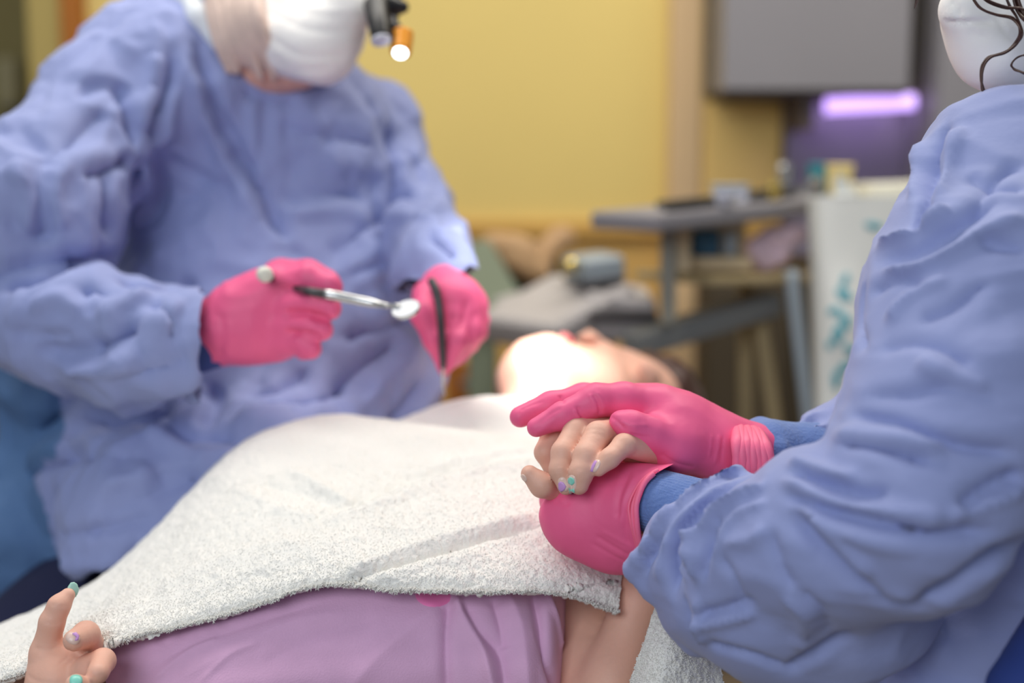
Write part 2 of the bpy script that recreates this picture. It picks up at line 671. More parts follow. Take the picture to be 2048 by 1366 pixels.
M['navy'] = mat('navy_scrubs', (34, 38, 72), 0.85, 0.1, 300)
M['white_cloth'] = mat('white_undershirt', (232, 236, 240), 0.8)
M['black'] = mat('black_plastic', (26, 26, 28), 0.4)
M['steel'] = mat('brushed_steel', (190, 190, 190), 0.2, metal=0.9)
M['orange'] = mat('orange_anodised', (235, 150, 20), 0.35)
M['lamp'] = mat('headlamp_lens', (255, 255, 255), 0.3, emit=(225, 240, 255), estr=8)
M['mirror'] = mat('mirror_glass', (235, 240, 245), 0.04, metal=1.0)
M['nude'] = mat('bare_nail', (232, 200, 186), 0.25)
M['lilac_nail'] = mat('lilac_polish', (204, 152, 214), 0.3)
M['mint_nail'] = mat('mint_polish', (136, 214, 196), 0.3)
M['pale_mint'] = mat('pale_mint_polish', (176, 220, 204), 0.3)
M['wall'] = mat('yellow_paint', (234, 208, 128), 0.85, 0.1, 90, 0.02, 3)
M['wall2'] = mat('ochre_panel', (214, 172, 98), 0.8, 0.1, 60, 0.05, 5)
M['jamb'] = mat('olive_paint', (176, 156, 92), 0.8)
M['wood'] = mat('orange_wood', (168, 98, 4), 0.55, 0.1, 40, 0.1, 12)
M['rail'] = mat('maple_rail', (214, 168, 88), 0.6, 0.1, 40, 0.06, 12)
M['column'] = mat('peach_paint', (222, 190, 146), 0.85)
M['cab'] = mat('grey_laminate', (138, 135, 139), 0.5, 0.03, 80, 0.02, 4)
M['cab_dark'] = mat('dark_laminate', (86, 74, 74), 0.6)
M['splash'] = mat('grey_splashback', (132, 124, 138), 0.3)
M['led'] = mat('purple_led', (240, 225, 255), 0.4, emit=(190, 152, 245), estr=2.2)
M['tray'] = mat('grey_tray', (134, 131, 136), 0.5, 0.03, 120)
M['dark_metal'] = mat('dark_metal', (74, 72, 74), 0.4, metal=0.4)
M['arm_grey'] = mat('grey_arm', (122, 124, 124), 0.5)
M['cream'] = mat('cream_plastic', (206, 186, 150), 0.55)
M['tan'] = mat('tan_tube', (168, 150, 112), 0.6)
M['upholstery'] = mat('grey_vinyl', (182, 177, 177), 0.55, 0.08, 150)
M['dark_room'] = mat('dark_room_wall', (128, 118, 76), 0.9)
M['dark_panel'] = mat('dark_brown_panel', (74, 64, 48), 0.8)
M['teal'] = mat('teal_plastic', (6, 128, 140), 0.4)
M['petrol'] = mat('petrol_packet', (36, 88, 118), 0.5)
M['pale_yellow'] = mat('pale_yellow_plastic', (226, 204, 136), 0.5)
M['paper'] = mat('white_paper', (224, 222, 208), 0.8)
M['pinkcloth'] = mat('pink_tissue', (240, 214, 230), 0.85, 0.3, 60)
M['clear'] = mat('clear_plastic', (200, 202, 214), 0.25)
M['gold'] = mat('gold_metal', (214, 190, 110), 0.2, metal=0.8)
M['sage'] = mat('sage_fabric', (128, 138, 118), 0.85)
M['deepgreen'] = mat('deep_green', (52, 66, 56), 0.8)
M['floor'] = mat('floor_vinyl', (128, 112, 92), 0.6, 0.05, 40, 0.06, 6)
M['bag'] = mat('white_bag', (216, 218, 214), 0.6)
M['bluegrey'] = mat('blue_grey_plastic', (150, 162, 172), 0.45)


# ------------------------------------------------------------------ the room
def setting(o, name):
    o['kind'] = 'structure'
    return o


YB = 3.2
XL = W(168, 300, YB)[0]
setting(box('floor', (-3.2, -1.5, -0.05), (3.6, 5.0, 0.0), M['floor'], bev=0), 'floor')
ZR = W(1000, 472, YB)[2]
ZR2 = W(1000, 441, YB)[2]
wb = setting(box('wall_back', (XL, YB, ZR2), (3.6, YB + 0.12, 2.75), M['wall'], bev=0), 'wall')
setting(box('wall_back_lower', (XL, YB, 0), (3.6, YB + 0.12, ZR), M['wall2'], bev=0), 'wall')
setting(box('trim_1', (XL, YB - 0.025, ZR), (1.9, YB + 0.1, ZR2), M['rail'], bev=0.004), 'trim')
# doorway at the left with a dark room behind it
a, b = W(60, 0, YB)[0], W(130, 0, YB)[0]
setting(box('trim_2', (a, YB - 0.03, 0), (b, YB + 0.12, 2.75), M['jamb'], bev=0.006), 'trim')
setting(box('trim_3', (b, YB - 0.045, 0), (W(172, 0, YB)[0], YB + 0.1, 2.75), M['wood'], bev=0.006), 'trim')
setting(box('wall_left', (-3.2, 4.3, 0), (XL, 4.42, 2.75), M['dark_room'], bev=0), 'wall')
M['disp'] = mat('dispenser_plastic', (150, 142, 108), 0.6)
t = empty('towel_dispenser', W(35, 215, 4.25), 'pale dispenser hanging in the dark room beyond the doorway', 'dispenser')
box('body', W(16, 215, 4.3) - (0, 0.1, 0), W(52, 118, 4.3), M['disp'], t, 0.02)
box('outlet', W(22, 222, 4.3) - (0, 0.08, 0.0), W(46, 214, 4.3), M['arm_grey'], t, 0.004)
# the pilaster and the strip beside it
a, b = W(1338, 0, YB)[0], W(1402, 0, YB)[0]
setting(box('column', (a, YB - 0.05, 0), (b, YB + 0.02, 2.75), M['column'], bev=0.008), 'column')
# wall cabinet, tall cabinet, splashback with the lit strip
YC = 2.93
t = empty('wall_cabinet', W(1640, 182, YC), 'grey wall cabinet hanging above the purple light strip', 'cabinet')
lo, hi = W(1446, 180, YC), W(1835, -260, YC)
box('body', (lo[0], YC + 0.02, lo[2]), (hi[0], YB, hi[2]), M['cab'], t, 0.003)
box('door', (lo[0], YC, lo[2]), (hi[0], YC + 0.02, hi[2]), M['cab'], t, 0.004)
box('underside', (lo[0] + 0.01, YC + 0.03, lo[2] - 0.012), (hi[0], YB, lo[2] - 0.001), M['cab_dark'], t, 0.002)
t = empty('tall_cabinet', W(1960, 900, YC), 'tall grey cabinet standing behind the assistant', 'cabinet')
lo2, hi2 = W(1840, 900, YC), W(2420, -260, YC)
box('body', (lo2[0], YC + 0.0, 0.02), (hi2[0], YB, hi2[2]), M['cab'], t, 0.003)
box('door', (lo2[0] + 0.004, YC - 0.022, 0.06), (hi2[0], YC - 0.001, hi2[2]), M['cab'], t, 0.004)
s0, s1 = W(1568, 360, 3.15), W(1842, 180, 3.15)
setting(box('wall_splashback', (s0[0], 3.14, 0.9), (lo2[0], 3.19, lo[2] - 0.014), M['splash'], bev=0.002), 'wall')
box('x', (s0[0], 2.98, W(1600, 262, 3.0)[2]), (W(1632, 0, 3.0)[0], 3.13, lo[2] - 0.014), M['cab_dark'], None, 0.004).name = 'power_box'
tag(bpy.data.objects['power_box'], 'dark box fixed under the grey wall cabinet left of the light strip', 'power box')
t = empty('light_strip', W(1735, 200, 3.0), 'glowing purple light strip under the grey wall cabinet', 'lamp')
e0, e1 = W(1652, 212, 3.0), W(1828, 203, 3.0)
link('tube', tube_me('tube', [([e0, (e0 + e1) / 2, e1], 0.016)], 12), M['led'], t)
beam('housing', e0 + (-.02, .02, .02), e1 + (.015, .02, .02), 0.03, 0.018, M['cab_dark'], t, 0.003)
ld = bpy.data.lights.new('light_strip_glow', 'AREA')
ld.shape = 'RECTANGLE'; ld.size = 0.24; ld.size_y = 0.03; ld.energy = 0.12; ld.color = (0.62, 0.46, 1.0)
lo_ = bpy.data.objects.new('light_strip_glow', ld); COL.objects.link(lo_)
lo_.location = tuple((e0 + e1) / 2 + np.array((0.0, 0.06, -0.02)))
lo_.rotation_euler = (Vector((0.0, 0.9, -0.5))).to_track_quat('-Z', 'Y').to_euler()
setting(box('wall_brightening_panel', (W(1404, 0, YB)[0], YB - 0.03, ZR2), (s0[0] - 0.004, YB - 0.001, lo[2] - 0.016), mat('wall_lit_tint', (250, 212, 130), 0.7), bev=0.004), 'trim')  # panel added over the wall; its brighter colour replaces light lost under the cabinet
# low dark cabinet behind the delivery unit
t = empty('low_cabinet', W(1540, 900, 3.0), 'dark low cabinet behind the instrument stand', 'cabinet')
q0, q1 = W(1404, 900, 3.0), W(1760, 548, 3.0)
box('body', (q0[0], 3.0, 0.02), (q1[0], YB - 0.01, q1[2]), M['dark_panel'], t, 0.004)
for k in range(2):
    xa = q0[0] + (q1[0] - q0[0]) * k / 2 + 0.006
    box('door', (xa, 2.98, 0.06), (xa + (q1[0] - q0[0]) / 2 - 0.012, 2.999, q1[2] - 0.02), M['dark_panel'], t, 0.004)

M['post'] = mat('post_grey', (142, 140, 128), 0.5)
# ------------------------------------------------------------------ instrument stand (delivery unit)
TL, TR = P(1246, 444, 2.02), P(1640, 402, 2.36)
t = empty('instrument_stand', P(1500, 900, 2.2), 'grey bracket stand with a slab tray top and thin legs', 'instrument stand')
beam('tray_top', TL, TR, 0.13, 0.026, M['tray'], t, 0.008)
dirx = (TR - TL) / np.linalg.norm(TR - TL)
beam('post', P(1336, 462, 2.1), P(1336, 650, 2.1), 0.022, 0.022, M['post'], t, 0.004, (0, 1, 0))
beam('bracket', P(1364, 455, 2.12), P(1364, 545, 2.12), 0.022, 0.022, M['cream'], t, 0.004, (0, 1, 0))
beam('arm', P(1262, 690, 2.1), P(1545, 606, 2.25), 0.05, 0.036, M['arm_grey'], t, 0.008)
for a_, b_, r_, mm in (((1492, 560, 2.3), (1492, 1010, 2.3), 0.0125, 'tan'), ((1516, 600, 2.25), (1572, 1010, 2.25), 0.0125, 'tan'),
                       ((1582, 540, 2.2), (1640, 1010, 2.2), 0.012, 'bluegrey')):
    pa, pb = P(*a_), P(*b_)
    link('leg', tube_me('leg', [([pa, (pa + pb) / 2, pb], r_)], 12), M[mm], t)
beam('shelf', P(1345, 556, 2.14), P(1600, 548, 2.34), 0.16, 0.012, M['tan'], t, 0.003)


def on_tray(u, side=0.0):
    """point on the tray top, u along its length, side towards the camera"""
    q = TL + (TR - TL) * u
    return q + np.array((0.0, -side, 0.0132)) + np.array((side * 0.3, 0, 0))


# things lying on the tray
def handpiece(u0, u1, side, r, m, label, nm='handpiece', cat='instrument', lift=0.0, group=None):
    t = empty(nm, on_tray(u0, side), label, cat, group)
    a, b = on_tray(u0, side) + (0, 0, r + lift), on_tray(u1, side) + (0, 0, r + lift)
    link('handle', tube_me('handle', [([a, a * .5 + b * .5, b], [r, r * 1.05, r * .8])], 12), M[m], t)
    d = (b - a) / np.linalg.norm(b - a)
    link('head', tube_me('head', [([b, b + d * 0.015, b + d * 0.03 + (0, 0, 0.004)], [r * .6, r * .5, r * .7])], 10), M['steel'], t)
    return t


handpiece(0.13, 0.40, 0.05, 0.007, 'black', 'long black handpiece on the near end of the grey tray')
handpiece(0.16, 0.46, 0.0, 0.006, 'dark_metal', 'dark slim instrument behind the long black handpiece')
handpiece(0.55, 0.80, 0.03, 0.006, 'dark_metal', 'dark slim instrument at the middle of the grey tray')
handpiece(0.62, 0.90, -0.03, 0.006, 'black', 'black instrument beside the steel cups on the tray')
t = empty('dish', on_tray(0.38, 0.03), 'small clear dish on the tray in front of the clear tub', 'dish')
lathe('bowl', on_tray(0.38, 0.06), [(0.008, 0), (0.012, 0.004), (0.015, 0.016), (0.013, 0.016), (0.010, 0.005)], M['clear'], t)
t = empty('tub', on_tray(0.50, 0.0), 'clear plastic tub standing on the grey tray', 'tub')
bx = on_tray(0.50, 0.0)
box('body', bx + (-0.026, -0.02, 0.0), bx + (0.026, 0.02, 0.022), M['clear'], t, 0.005)
box('lid', bx + (-0.028, -0.022, 0.0225), bx + (0.028, 0.022, 0.027), M['bluegrey'], t, 0.002)
for u, sd, r, h, mm, lb in ((0.655, 0.05, 0.011, 0.022, 'gold', 'small gold cap standing at the middle of the tray'),
                            (0.865, 0.06, 0.011, 0.024, 'steel', 'small steel cup at the tray edge in front of the others'),
                            (0.86, -0.04, 0.012, 0.044, 'steel', 'taller steel cup behind the small steel cup')):
    t = empty('metal_cup', on_tray(u, sd), lb, 'cup')
    lathe('body', on_tray(u, sd), [(r * .8, 0), (r, 0.003), (r, h * .8), (r * 1.15, h)], M[mm], t)
    lathe('cap', on_tray(u, sd) + (0, 0, h), [(r * 1.1, 0), (r * .9, 0.006), (r * .3, 0.009)], M[mm], t)
t = empty('teal_cup', on_tray(0.985, 0.0), 'teal plastic cup at the far end of the grey tray', 'cup')
lathe('body', on_tray(0.985, 0.0), [(0.012, 0), (0.015, 0.002), (0.0175, 0.046), (0.015, 0.046), (0.012, 0.008)], M['teal'], t)
lathe('rim', on_tray(0.985, 0.0) + (0, 0, 0.044), [(0.0176, 0), (0.019, 0.002), (0.0176, 0.004)], M['teal'], t)

# boxes, packet and tissue on the shelf under the tray
t = empty('packet_box', P(1430, 545, 2.18), 'cream open box of packets under the grey tray', 'box')
c = P(1430, 540, 2.2)
box('base', c + (-0.048, -0.03, 0.002), c + (0.052, 0.04, 0.022), M['cream'], t, 0.003)
box('back_panel', c + (-0.048, 0.036, 0.0215), c + (0.052, 0.042, 0.075), M['cream'], t, 0.002)
box('side_panel', c + (-0.048, -0.02, 0.0215), c + (-0.043, 0.036, 0.07), M['cream'], t, 0.002)
box('packet', c + (-0.036, -0.018, 0.0225), c + (0.004, 0.01, 0.062), M['petrol'], None, 0.004)
tag(bpy.data.objects['packet'], 'dark petrol blue packet standing in the cream box', 'packet')
box('bottle_block', c + (0.012, -0.018, 0.0225), c + (0.03, 0.0, 0.06), M['bluegrey'], None, 0.006).name = 'small_bottle'
tag(bpy.data.objects['small_bottle'], 'small grey blue bottle beside the petrol packet', 'bottle')
f = Field(0.004)
for q in ((1515, 500, 26), (1545, 480, 26), (1575, 470, 24), (1560, 510, 22), (1595, 465, 16), (1530, 520, 22)):
    f.chain([S(q[0], q[1], 2.26, q[2])], k=0.008, new=q[0] == 1515)
v, fc = f.mesh(smooth=1)
v = cloth_noise(v, fc, 0.006, 55, 3)
tag(link('tissue_bundle', from_np('tissue_bundle', v, fc), M['pinkcloth']), 'crumpled pale pink tissue bundle under the grey tray', 'tissue')

# the white bag with teal print beside the stand
M['tealprint'] = mat('teal_print', (84, 158, 172), 0.7)
t = empty('printed_bag', P(1710, 900, 2.12), 'white bag with teal floral print hanging beside the stand', 'bag')
rows = []
for py in (392, 410, 520, 660, 800, 960):
    rows.append([(1616 + (py - 400) * .03, py, 2.16), (1640, py, 2.115), (1690, py, 2.10 + .006 * math.sin(py / 60)), (1760, py, 2.11), (1850, py, 2.13), (1960, py, 2.16)])
v, fc, uu, vv_ = grid_surface(rows, 60, 60)
v2, f2 = thicken(v, fc, 60, 60, -0.05)
bagtree = bvh(v, fc)
o = link('bag_body', from_np('bag_body', v2, f2), M['bag'], t)
for cx, cy, rx, ry, an in ((1688, 590, 20, 12, 40), (1668, 622, 14, 9, -20), (1690, 640, 22, 10, 60), (1676, 668, 12, 22, 10), (1700, 700, 16, 9, 30),
                           (1690, 735, 18, 10, -30), (1672, 760, 9, 20, 0), (1748, 452, 20, 8, 10), (1690, 560, 8, 16, 20), (1660, 690, 8, 10, 0)):
    patch('print_leaf', bagtree, oval(cx, cy, rx, ry, an, 12), M['tealprint'], t, lift=0.0012)
lo, hi = P(1645, 385, 2.2), P(1700, 335, 2.2)
t = empty('yellow_cup', P(1680, 385, 2.2), 'pale yellow plastic cup beside the teal cup', 'cup')
cc = P(1678, 392, 2.2)
lathe('body', cc, [(0.014, 0), (0.018, 0.003), (0.021, 0.046), (0.018, 0.046), (0.014, 0.008)], M['pale_yellow'], t)
lathe('rim', cc + (0, 0, 0.045), [(0.021, 0), (0.0225, 0.002), (0.021, 0.004)], M['pale_yellow'], t)
# paper sheets lying on the bag's top
t = empty('paper_pack', P(1770, 385, 2.2), 'stack of white paper wipes on top of the printed bag', 'paper pack')
for k in range(4):
    beam('sheet', P(1705 + 6 * k, 392 - 7 * k, 2.2 + .01 * k), P(1900, 386 - 7 * k, 2.24), 0.12, 0.004, M['paper'], t, 0.001)

# ------------------------------------------------------------------ the second chair and its clutter, far behind the patient
t = empty('dental_stool', P(1180, 900, 2.3), 'grey vinyl operator chair with wide arm far behind the patient', 'chair')
beam('backrest', P(1030, 672, 2.2), P(1195, 580, 2.3), 0.20, 0.05, M['upholstery'], t, 0.018)
beam('seat', P(1165, 586, 2.3), P(1302, 606, 2.3), 0.22, 0.032, M['upholstery'], t, 0.012)
beam('seat_base', P(1180, 640, 2.26), P(1304, 648, 2.26), 0.20, 0.04, M['upholstery'], t, 0.012)
beam('cushion_seam', P(1172, 618, 2.24), P(1306, 622, 2.24), 0.19, 0.014, M['dark_metal'], t, 0.004)
pa, pb = P(1190, 670, 2.3), P(1190, 1120, 2.3)
link('column', tube_me('column', [([pa, (pa + pb) / 2, pb], 0.03)], 14), M['dark_metal'], t)
lathe('foot', (pb[0], pb[1], 0.0), [(0.24, 0), (0.24, 0.02), (0.06, 0.05), (0.04, max(0.06, pb[2]))], M['dark_metal'], t)
t = empty('control_box', P(1180, 565, 2.28), 'small blue grey control box on top of the grey chair', 'control box')
beam('body', P(1146, 540, 2.24), P(1228, 528, 2.26), 0.10, 0.038, M['bluegrey'], t, 0.01)
beam('base_plate', P(1150, 562, 2.24), P(1226, 552, 2.26), 0.10, 0.008, M['dark_metal'], t, 0.003)
link('knob', tube_me('knob', [([P(1142, 532, 2.18), P(1142, 532, 2.195), P(1142, 532, 2.21)], 0.011)], 14), M['gold'], t)

# bag with a tan roll behind the dentist's hand
t = empty('tote_bag', P(1050, 640, 2.6), 'dark green open bag with tan flap behind the dentist', 'bag')
f = Field(0.008)
f.chain([S(1000, 560, 2.62, 40), S(1060, 575, 2.62, 50), S(1085, 540, 2.62, 34)], k=0.02)
v, fc = f.mesh(smooth=2); v = cloth_noise(v, fc, 0.008, 18, 5)
link('bag_body', from_np('bag_body', v, fc), M['deepgreen'], t)
f = Field(0.008)
f.chain([S(985, 490, 2.58, 24), S(1040, 510, 2.56, 34), S(1075, 545, 2.55, 26)], k=0.02)
f.chain([S(1080, 520, 2.58, 24), S(1125, 475, 2.6, 26)], k=0.02)
v, fc = f.mesh(smooth=2); v = cloth_noise(v, fc, 0.008, 22, 6)
link('flap', from_np('flap', v, fc), mat('tan_canvas', (188, 152, 112), 0.8, 0.2, 120), t)
t = empty('sage_chair', P(975, 900, 2.5), 'sage green slim chair behind the dentist gloved hand', 'chair')
beam('backrest', P(925, 490, 2.5), P(1010, 640, 2.45), 0.12, 0.032, M['sage'], t, 0.012)
beam('seat', P(975, 625, 2.45), P(1040, 610, 2.5), 0.22, 0.05, M['upholstery'], t, 0.015)
beam('post', P(965, 640, 2.46), P(965, 960, 2.46), 0.05, 0.05, M['sage'], t, 0.012, (0, 1, 0))
t = empty('wood_drawer', P(930, 900, 2.7), 'orange wooden drawer unit low behind the dentist', 'drawer unit')
l_, h_ = P(890, 960, 2.7), P(972, 712, 2.7)
box('body', (l_[0], l_[1], 0.0), (h_[0], l_[1] + 0.2, h_[2]), M['rail'], t, 0.006)
for k in range(3):
    zz = h_[2] - 0.05 - k * 0.09
    dq = box('drawer', (l_[0] + .004, l_[1] - 0.016, zz - 0.03), (h_[0] - .004, l_[1] - 0.001, zz + 0.045), mat('drawer_wood', (196, 120, 50), 0.55) if k == 0 else bpy.data.materials['drawer_wood'], t, 0.004)
    box('knob', ((l_[0] + h_[0]) / 2 - .008, l_[1] - 0.028, zz), ((l_[0] + h_[0]) / 2 + .008, l_[1] - 0.0161, zz + 0.014), M['steel'], dq, 0.004)
# ------------------------------------------------------------------ people: shared pieces
CR = np.stack([RGT, FWD, UPV], 1)      # camera-aligned axes: right, away, up


def EC(f, px, py, d, rx, ry, rz, k=0.004, new=True, kout=0.004, roll=0.0):
    s = d / FPX
    R = CR
    if roll:
        a = math.radians(roll)
        u = RGT * math.cos(a) - UPV * math.sin(a); w = RGT * math.sin(a) + UPV * math.cos(a)
        R = np.stack([u, FWD, w], 1)
    return f.ell(P(px, py, d), (rx * s, rz * s, ry * s), R, k=k, new=new, kout=kout)


def CH(f, pts, k=0.004, new=True, kout=0.004, g=1.0):
    return f.chain([S(p[0], p[1], p[2], p[3] * g) for p in pts], k=k, new=new, kout=kout)


def join_np(parts):
    vs, fs, n = [], [], 0
    for v, f in parts:
        vs.append(v); fs.append(np.asarray(f) + n); n += len(v)
    return np.concatenate(vs), np.concatenate(fs)


# ------------------------------------------------------------------ the patient
pat = empty('person', P(700, 1300, 1.2), 'patient lying back under a white towel in a lilac shirt, hand held', 'person')


def patient_hand(f, g=1.0):
    CH(f, [(1262, 868, 1.085, 30), (1310, 895, 1.075, 34)], k=0.006)                       # back of the hand
    CH(f, [(1200, 850, 1.095, 30), (1262, 868, 1.085, 30)], k=0.006, new=False)
    CH(f, [(1310, 895, 1.075, 34), (1345, 940, 1.10, 38), (1340, 1000, 1.115, 44)], k=0.01, new=False)
    CH(f, [(1240, 895, 1.07, 26), (1310, 915, 1.06, 24)], k=0.006, new=False)
    CH(f, [(1180, 850, 1.09, 27), (1108, 868, 1.068, 25), (1090, 905, 1.06, 21), (1104, 938, 1.062, 17)], k=0.003, kout=0.002)
    CH(f, [(1220, 848, 1.075, 28), (1152, 862, 1.046, 25), (1127, 905, 1.032, 24.5), (1121, 940, 1.027, 22.5), (1132, 973, 1.024, 17.5)], k=0.003, kout=0.0012)
    CH(f, [(1265, 858, 1.065, 29), (1196, 870, 1.035, 27), (1173, 912, 1.02, 26.5), (1162, 946, 1.014, 24.5), (1158, 970, 1.014, 20)], k=0.003, kout=0.0012)
    CH(f, [(1312, 905, 1.052, 27), (1248, 890, 1.024, 22.5), (1219, 917, 1.012, 20), (1197, 938, 1.010, 15.5)], k=0.003, kout=0.0012)
    CH(f, [(1059, 948, 1.036, 18), (1084, 970, 1.036, 23.5), (1125, 985, 1.058, 25), (1200, 950, 1.085, 28)], k=0.005, kout=0.0015)


f = Field(0.0014)
patient_hand(f)
hv, hf = f.mesh(smooth=1)
HL = [([(1106, 936), (1122, 931), (1140, 935)], 3.2, -0.5), ([(1142, 944), (1160, 939), (1181, 943)], 3.2, -0.5), ([(1150, 946), (1176, 950)], 2.5, -0.3),
      ([(1168, 862), (1190, 858), (1212, 862)], 3, -0.45), ([(1170, 870), (1190, 868), (1214, 873)], 3, -0.4), ([(1172, 853), (1192, 850), (1206, 853)], 2.5, -0.35),
      ([(1210, 906), (1224, 898), (1232, 890)], 3, -0.4), ([(1216, 912), (1230, 903)], 2.5, -0.3), ([(1110, 941), (1136, 941)], 2.5, -0.3),
      ([(1238, 880), (1250, 890), (1254, 905)], 4, -0.4)]
hv = strokes(hv, hf, HL, gain=0.5)
# forearm and upper arm, torso, head
f = Field(0.0045)
CH(f, [(1338, 990, 1.115, 46), (1318, 1080, 1.115, 50), (1285, 1180, 1.11, 53), (1226, 1366, 1.085, 60), (1190, 1480, 1.07, 66)], k=0.02)
CH(f, [(1190, 1480, 1.07, 66), (1172, 1330, 1.115, 62), (1176, 1180, 1.16, 66), (1150, 1040, 1.24, 78)], k=0.012, kout=0.006)
CH(f, [(1100, 1010, 1.32, 84), (960, 1000, 1.38, 95), (820, 985, 1.40, 66)], k=0.03, kout=0.03)       # shoulders
CH(f, [(1010, 1060, 1.25, 130), (700, 1180, 1.2, 150), (380, 1330, 1.17, 150), (120, 1480, 1.15, 150)], k=0.05, new=False, kout=0.02)
EC(f, 1245, 800, 1.72, 118, 92, 100, k=0.02, kout=0.02)                                             # skull
CH(f, [(1080, 768, 1.600, 90), (1170, 788, 1.650, 92)], k=0.03, new=False)                            # chin and jaw
CH(f, [(1080, 720, 1.600, 45), (1098, 700, 1.605, 28)], k=0.02, new=False)
CH(f, [(1235, 782, 1.700, 76), (1150, 758, 1.660, 60)], k=0.02, new=False)
CH(f, [(1100, 830, 1.620, 78), (1030, 900, 1.470, 92)], k=0.03, new=False)                            # neck
CH(f, [(1118, 690, 1.625, 15), (1138, 690, 1.650, 14)], k=0.008, kout=0.006)                         # lips
CH(f, [(1196, 698, 1.70, 22), (1178, 672, 1.685, 15)], k=0.01, kout=0.008)                          # nose
CH(f, [(1162, 676, 1.675, 10), (1190, 674, 1.675, 10)], k=0.006, kout=0.005)
EC(f, 1296, 748, 1.655, 20, 34, 16, k=0.004, kout=0.006, roll=-25)                                  # ear
CH(f, [(1308, 728, 1.670, 7), (1318, 752, 1.665, 7), (1306, 776, 1.670, 7)], k=0.004, kout=0.003)
CH(f, [(1215, 704, 1.680, 14), (1245, 720, 1.700, 12)], k=0.008, kout=0.02)                           # brow
bv, bf = f.mesh(smooth=2)
# the hand on the lap
f = Field(0.0014)
CH(f, [(98, 1310, 1.035, 38), (120, 1366, 1.035, 62), (112, 1430, 1.04, 70), (70, 1520, 1.06, 66), (0, 1600, 1.09, 70)], k=0.012)
CH(f, [(160, 1330, 1.04, 34), (130, 1390, 1.04, 50)], k=0.008, new=False)
CH(f, [(92, 1300, 1.034, 29), (104, 1244, 1.03, 24), (118, 1212, 1.03, 21.5), (136, 1190, 1.034, 14.5)], k=0.004, kout=0.004)
CH(f, [(150, 1335, 1.045, 30), (184, 1300, 1.045, 29), (172, 1270, 1.025, 27), (148, 1281, 1.004, 22)], k=0.003, kout=0.0035)
CH(f, [(140, 1376, 1.03, 34), (178, 1340, 1.02, 30), (206, 1322, 1.018, 24), (196, 1346, 0.998, 22)], k=0.004, kout=0.0025)
CH(f, [(186, 1412, 1.02, 30), (168, 1382, 0.995, 26), (152, 1370, 0.985, 22)], k=0.003, kout=0.0025)
lv, lf = f.mesh(smooth=1)
lv = strokes(lv, lf, [([(68, 1296), (92, 1300), (116, 1294)], 4, -0.6), ([(118, 1330), (136, 1312), (140, 1296)], 3, -0.5), ([(128, 1336), (146, 1318)], 3, -0.4),
                      ([(88, 1244), (104, 1248), (124, 1243)], 3, -0.35), ([(102, 1208), (118, 1214), (136, 1210)], 3, -0.3), ([(48, 1345), (80, 1364), (130, 1366)], 4, -0.5)])
V, Fq = join_np([(bv, bf), (hv, hf), (lv, lf)])
link('body', from_np('body', V, Fq), M['skin'], pat)
f = Field(0.0025)
CH(f, [(1116, 684, 1.62, 9), (1128, 676, 1.625, 10), (1142, 682, 1.63, 9)], k=0.004)
lpv, lpf = f.mesh(smooth=1)
link('lips', from_np('lips', lpv, lpf), mat('lip_skin', (222, 120, 122), 0.45), pat)['label'] = 'rose pink lips'
ht, lt = bvh(hv, hf), bvh(lv, lf)
patch('fingernail', ht, oval(1127, 969, 10, 16, -22, pw=.8), M['nude'], pat, 0.0004)
patch('nail_polish', ht, [(1117, 966), (1121, 962), (1128, 965), (1133, 973), (1130, 980), (1123, 984), (1118, 979)], M['lilac_nail'], pat, 0.0009, label='lilac chipped polish')
patch('fingernail', ht, oval(1143, 968, 10, 19, 0, pw=.8), M['nude'], pat, 0.0004)
patch('nail_polish', ht, [(1137, 957), (1142, 953), (1149, 957), (1150, 966), (1145, 971), (1138, 967)], M['mint_nail'], pat, 0.0009, label='mint chipped polish')
patch('nail_polish', ht, [(1137, 975), (1142, 979), (1149, 976), (1150, 984), (1144, 989), (1138, 986)], M['mint_nail'], pat, 0.0009, label='mint chipped polish')
patch('fingernail', ht, oval(1191, 932, 8, 15, 28, pw=.8), M['nude'], pat, 0.0004)
patch('nail_polish', ht, [(1180, 943), (1184, 931), (1191, 921), (1195, 922), (1190, 933), (1185, 945)], M['lilac_nail'], pat, 0.0009, label='lilac chipped polish')
patch('fingernail', ht, oval(1048, 956, 5, 9, -30), M['nude'], pat, 0.0004)
patch('fingernail', lt, oval(146, 1277, 15, 12, 30, pw=.8), M['nude'], pat, 0.0005)
patch('nail_polish', lt, [(144, 1268), (152, 1265), (158, 1272), (156, 1281), (149, 1282), (152, 1275)], M['lilac_nail'], pat, 0.001, label='pale lilac polish')
patch('fingernail', lt, oval(152, 1362, 13, 12, 0, pw=.8), M['mint_nail'], pat, 0.0008, label='mint polish')
# nail standing up behind the pointing fingertip
f = Field(0.0009)
f.ell(P(146, 1180, 1.036), (0.0042, 0.0013, 0.0062), np.stack([RGT * .9 + FWD * .4, FWD * .9 - RGT * .4, UPV], 1))
v, fc = f.mesh(smooth=1)
link('fingernail', from_np('fingernail', v, fc), M['pale_mint'], pat)['label'] = 'pale mint polish'
# hair
f = Field(0.005)
CH(f, [(1320, 800, 1.76, 78), (1362, 850, 1.76, 62)], k=0.02)
EC(f, 1282, 800, 1.76, 100, 94, 96, k=0.02, new=False)
v, fc = f.mesh(smooth=2)
v = cloth_noise(v, fc, 0.006, 60, 21, (1, .5, .4))
hr = link('hair', from_np('hair', v, fc), M['brown_hair'], pat)

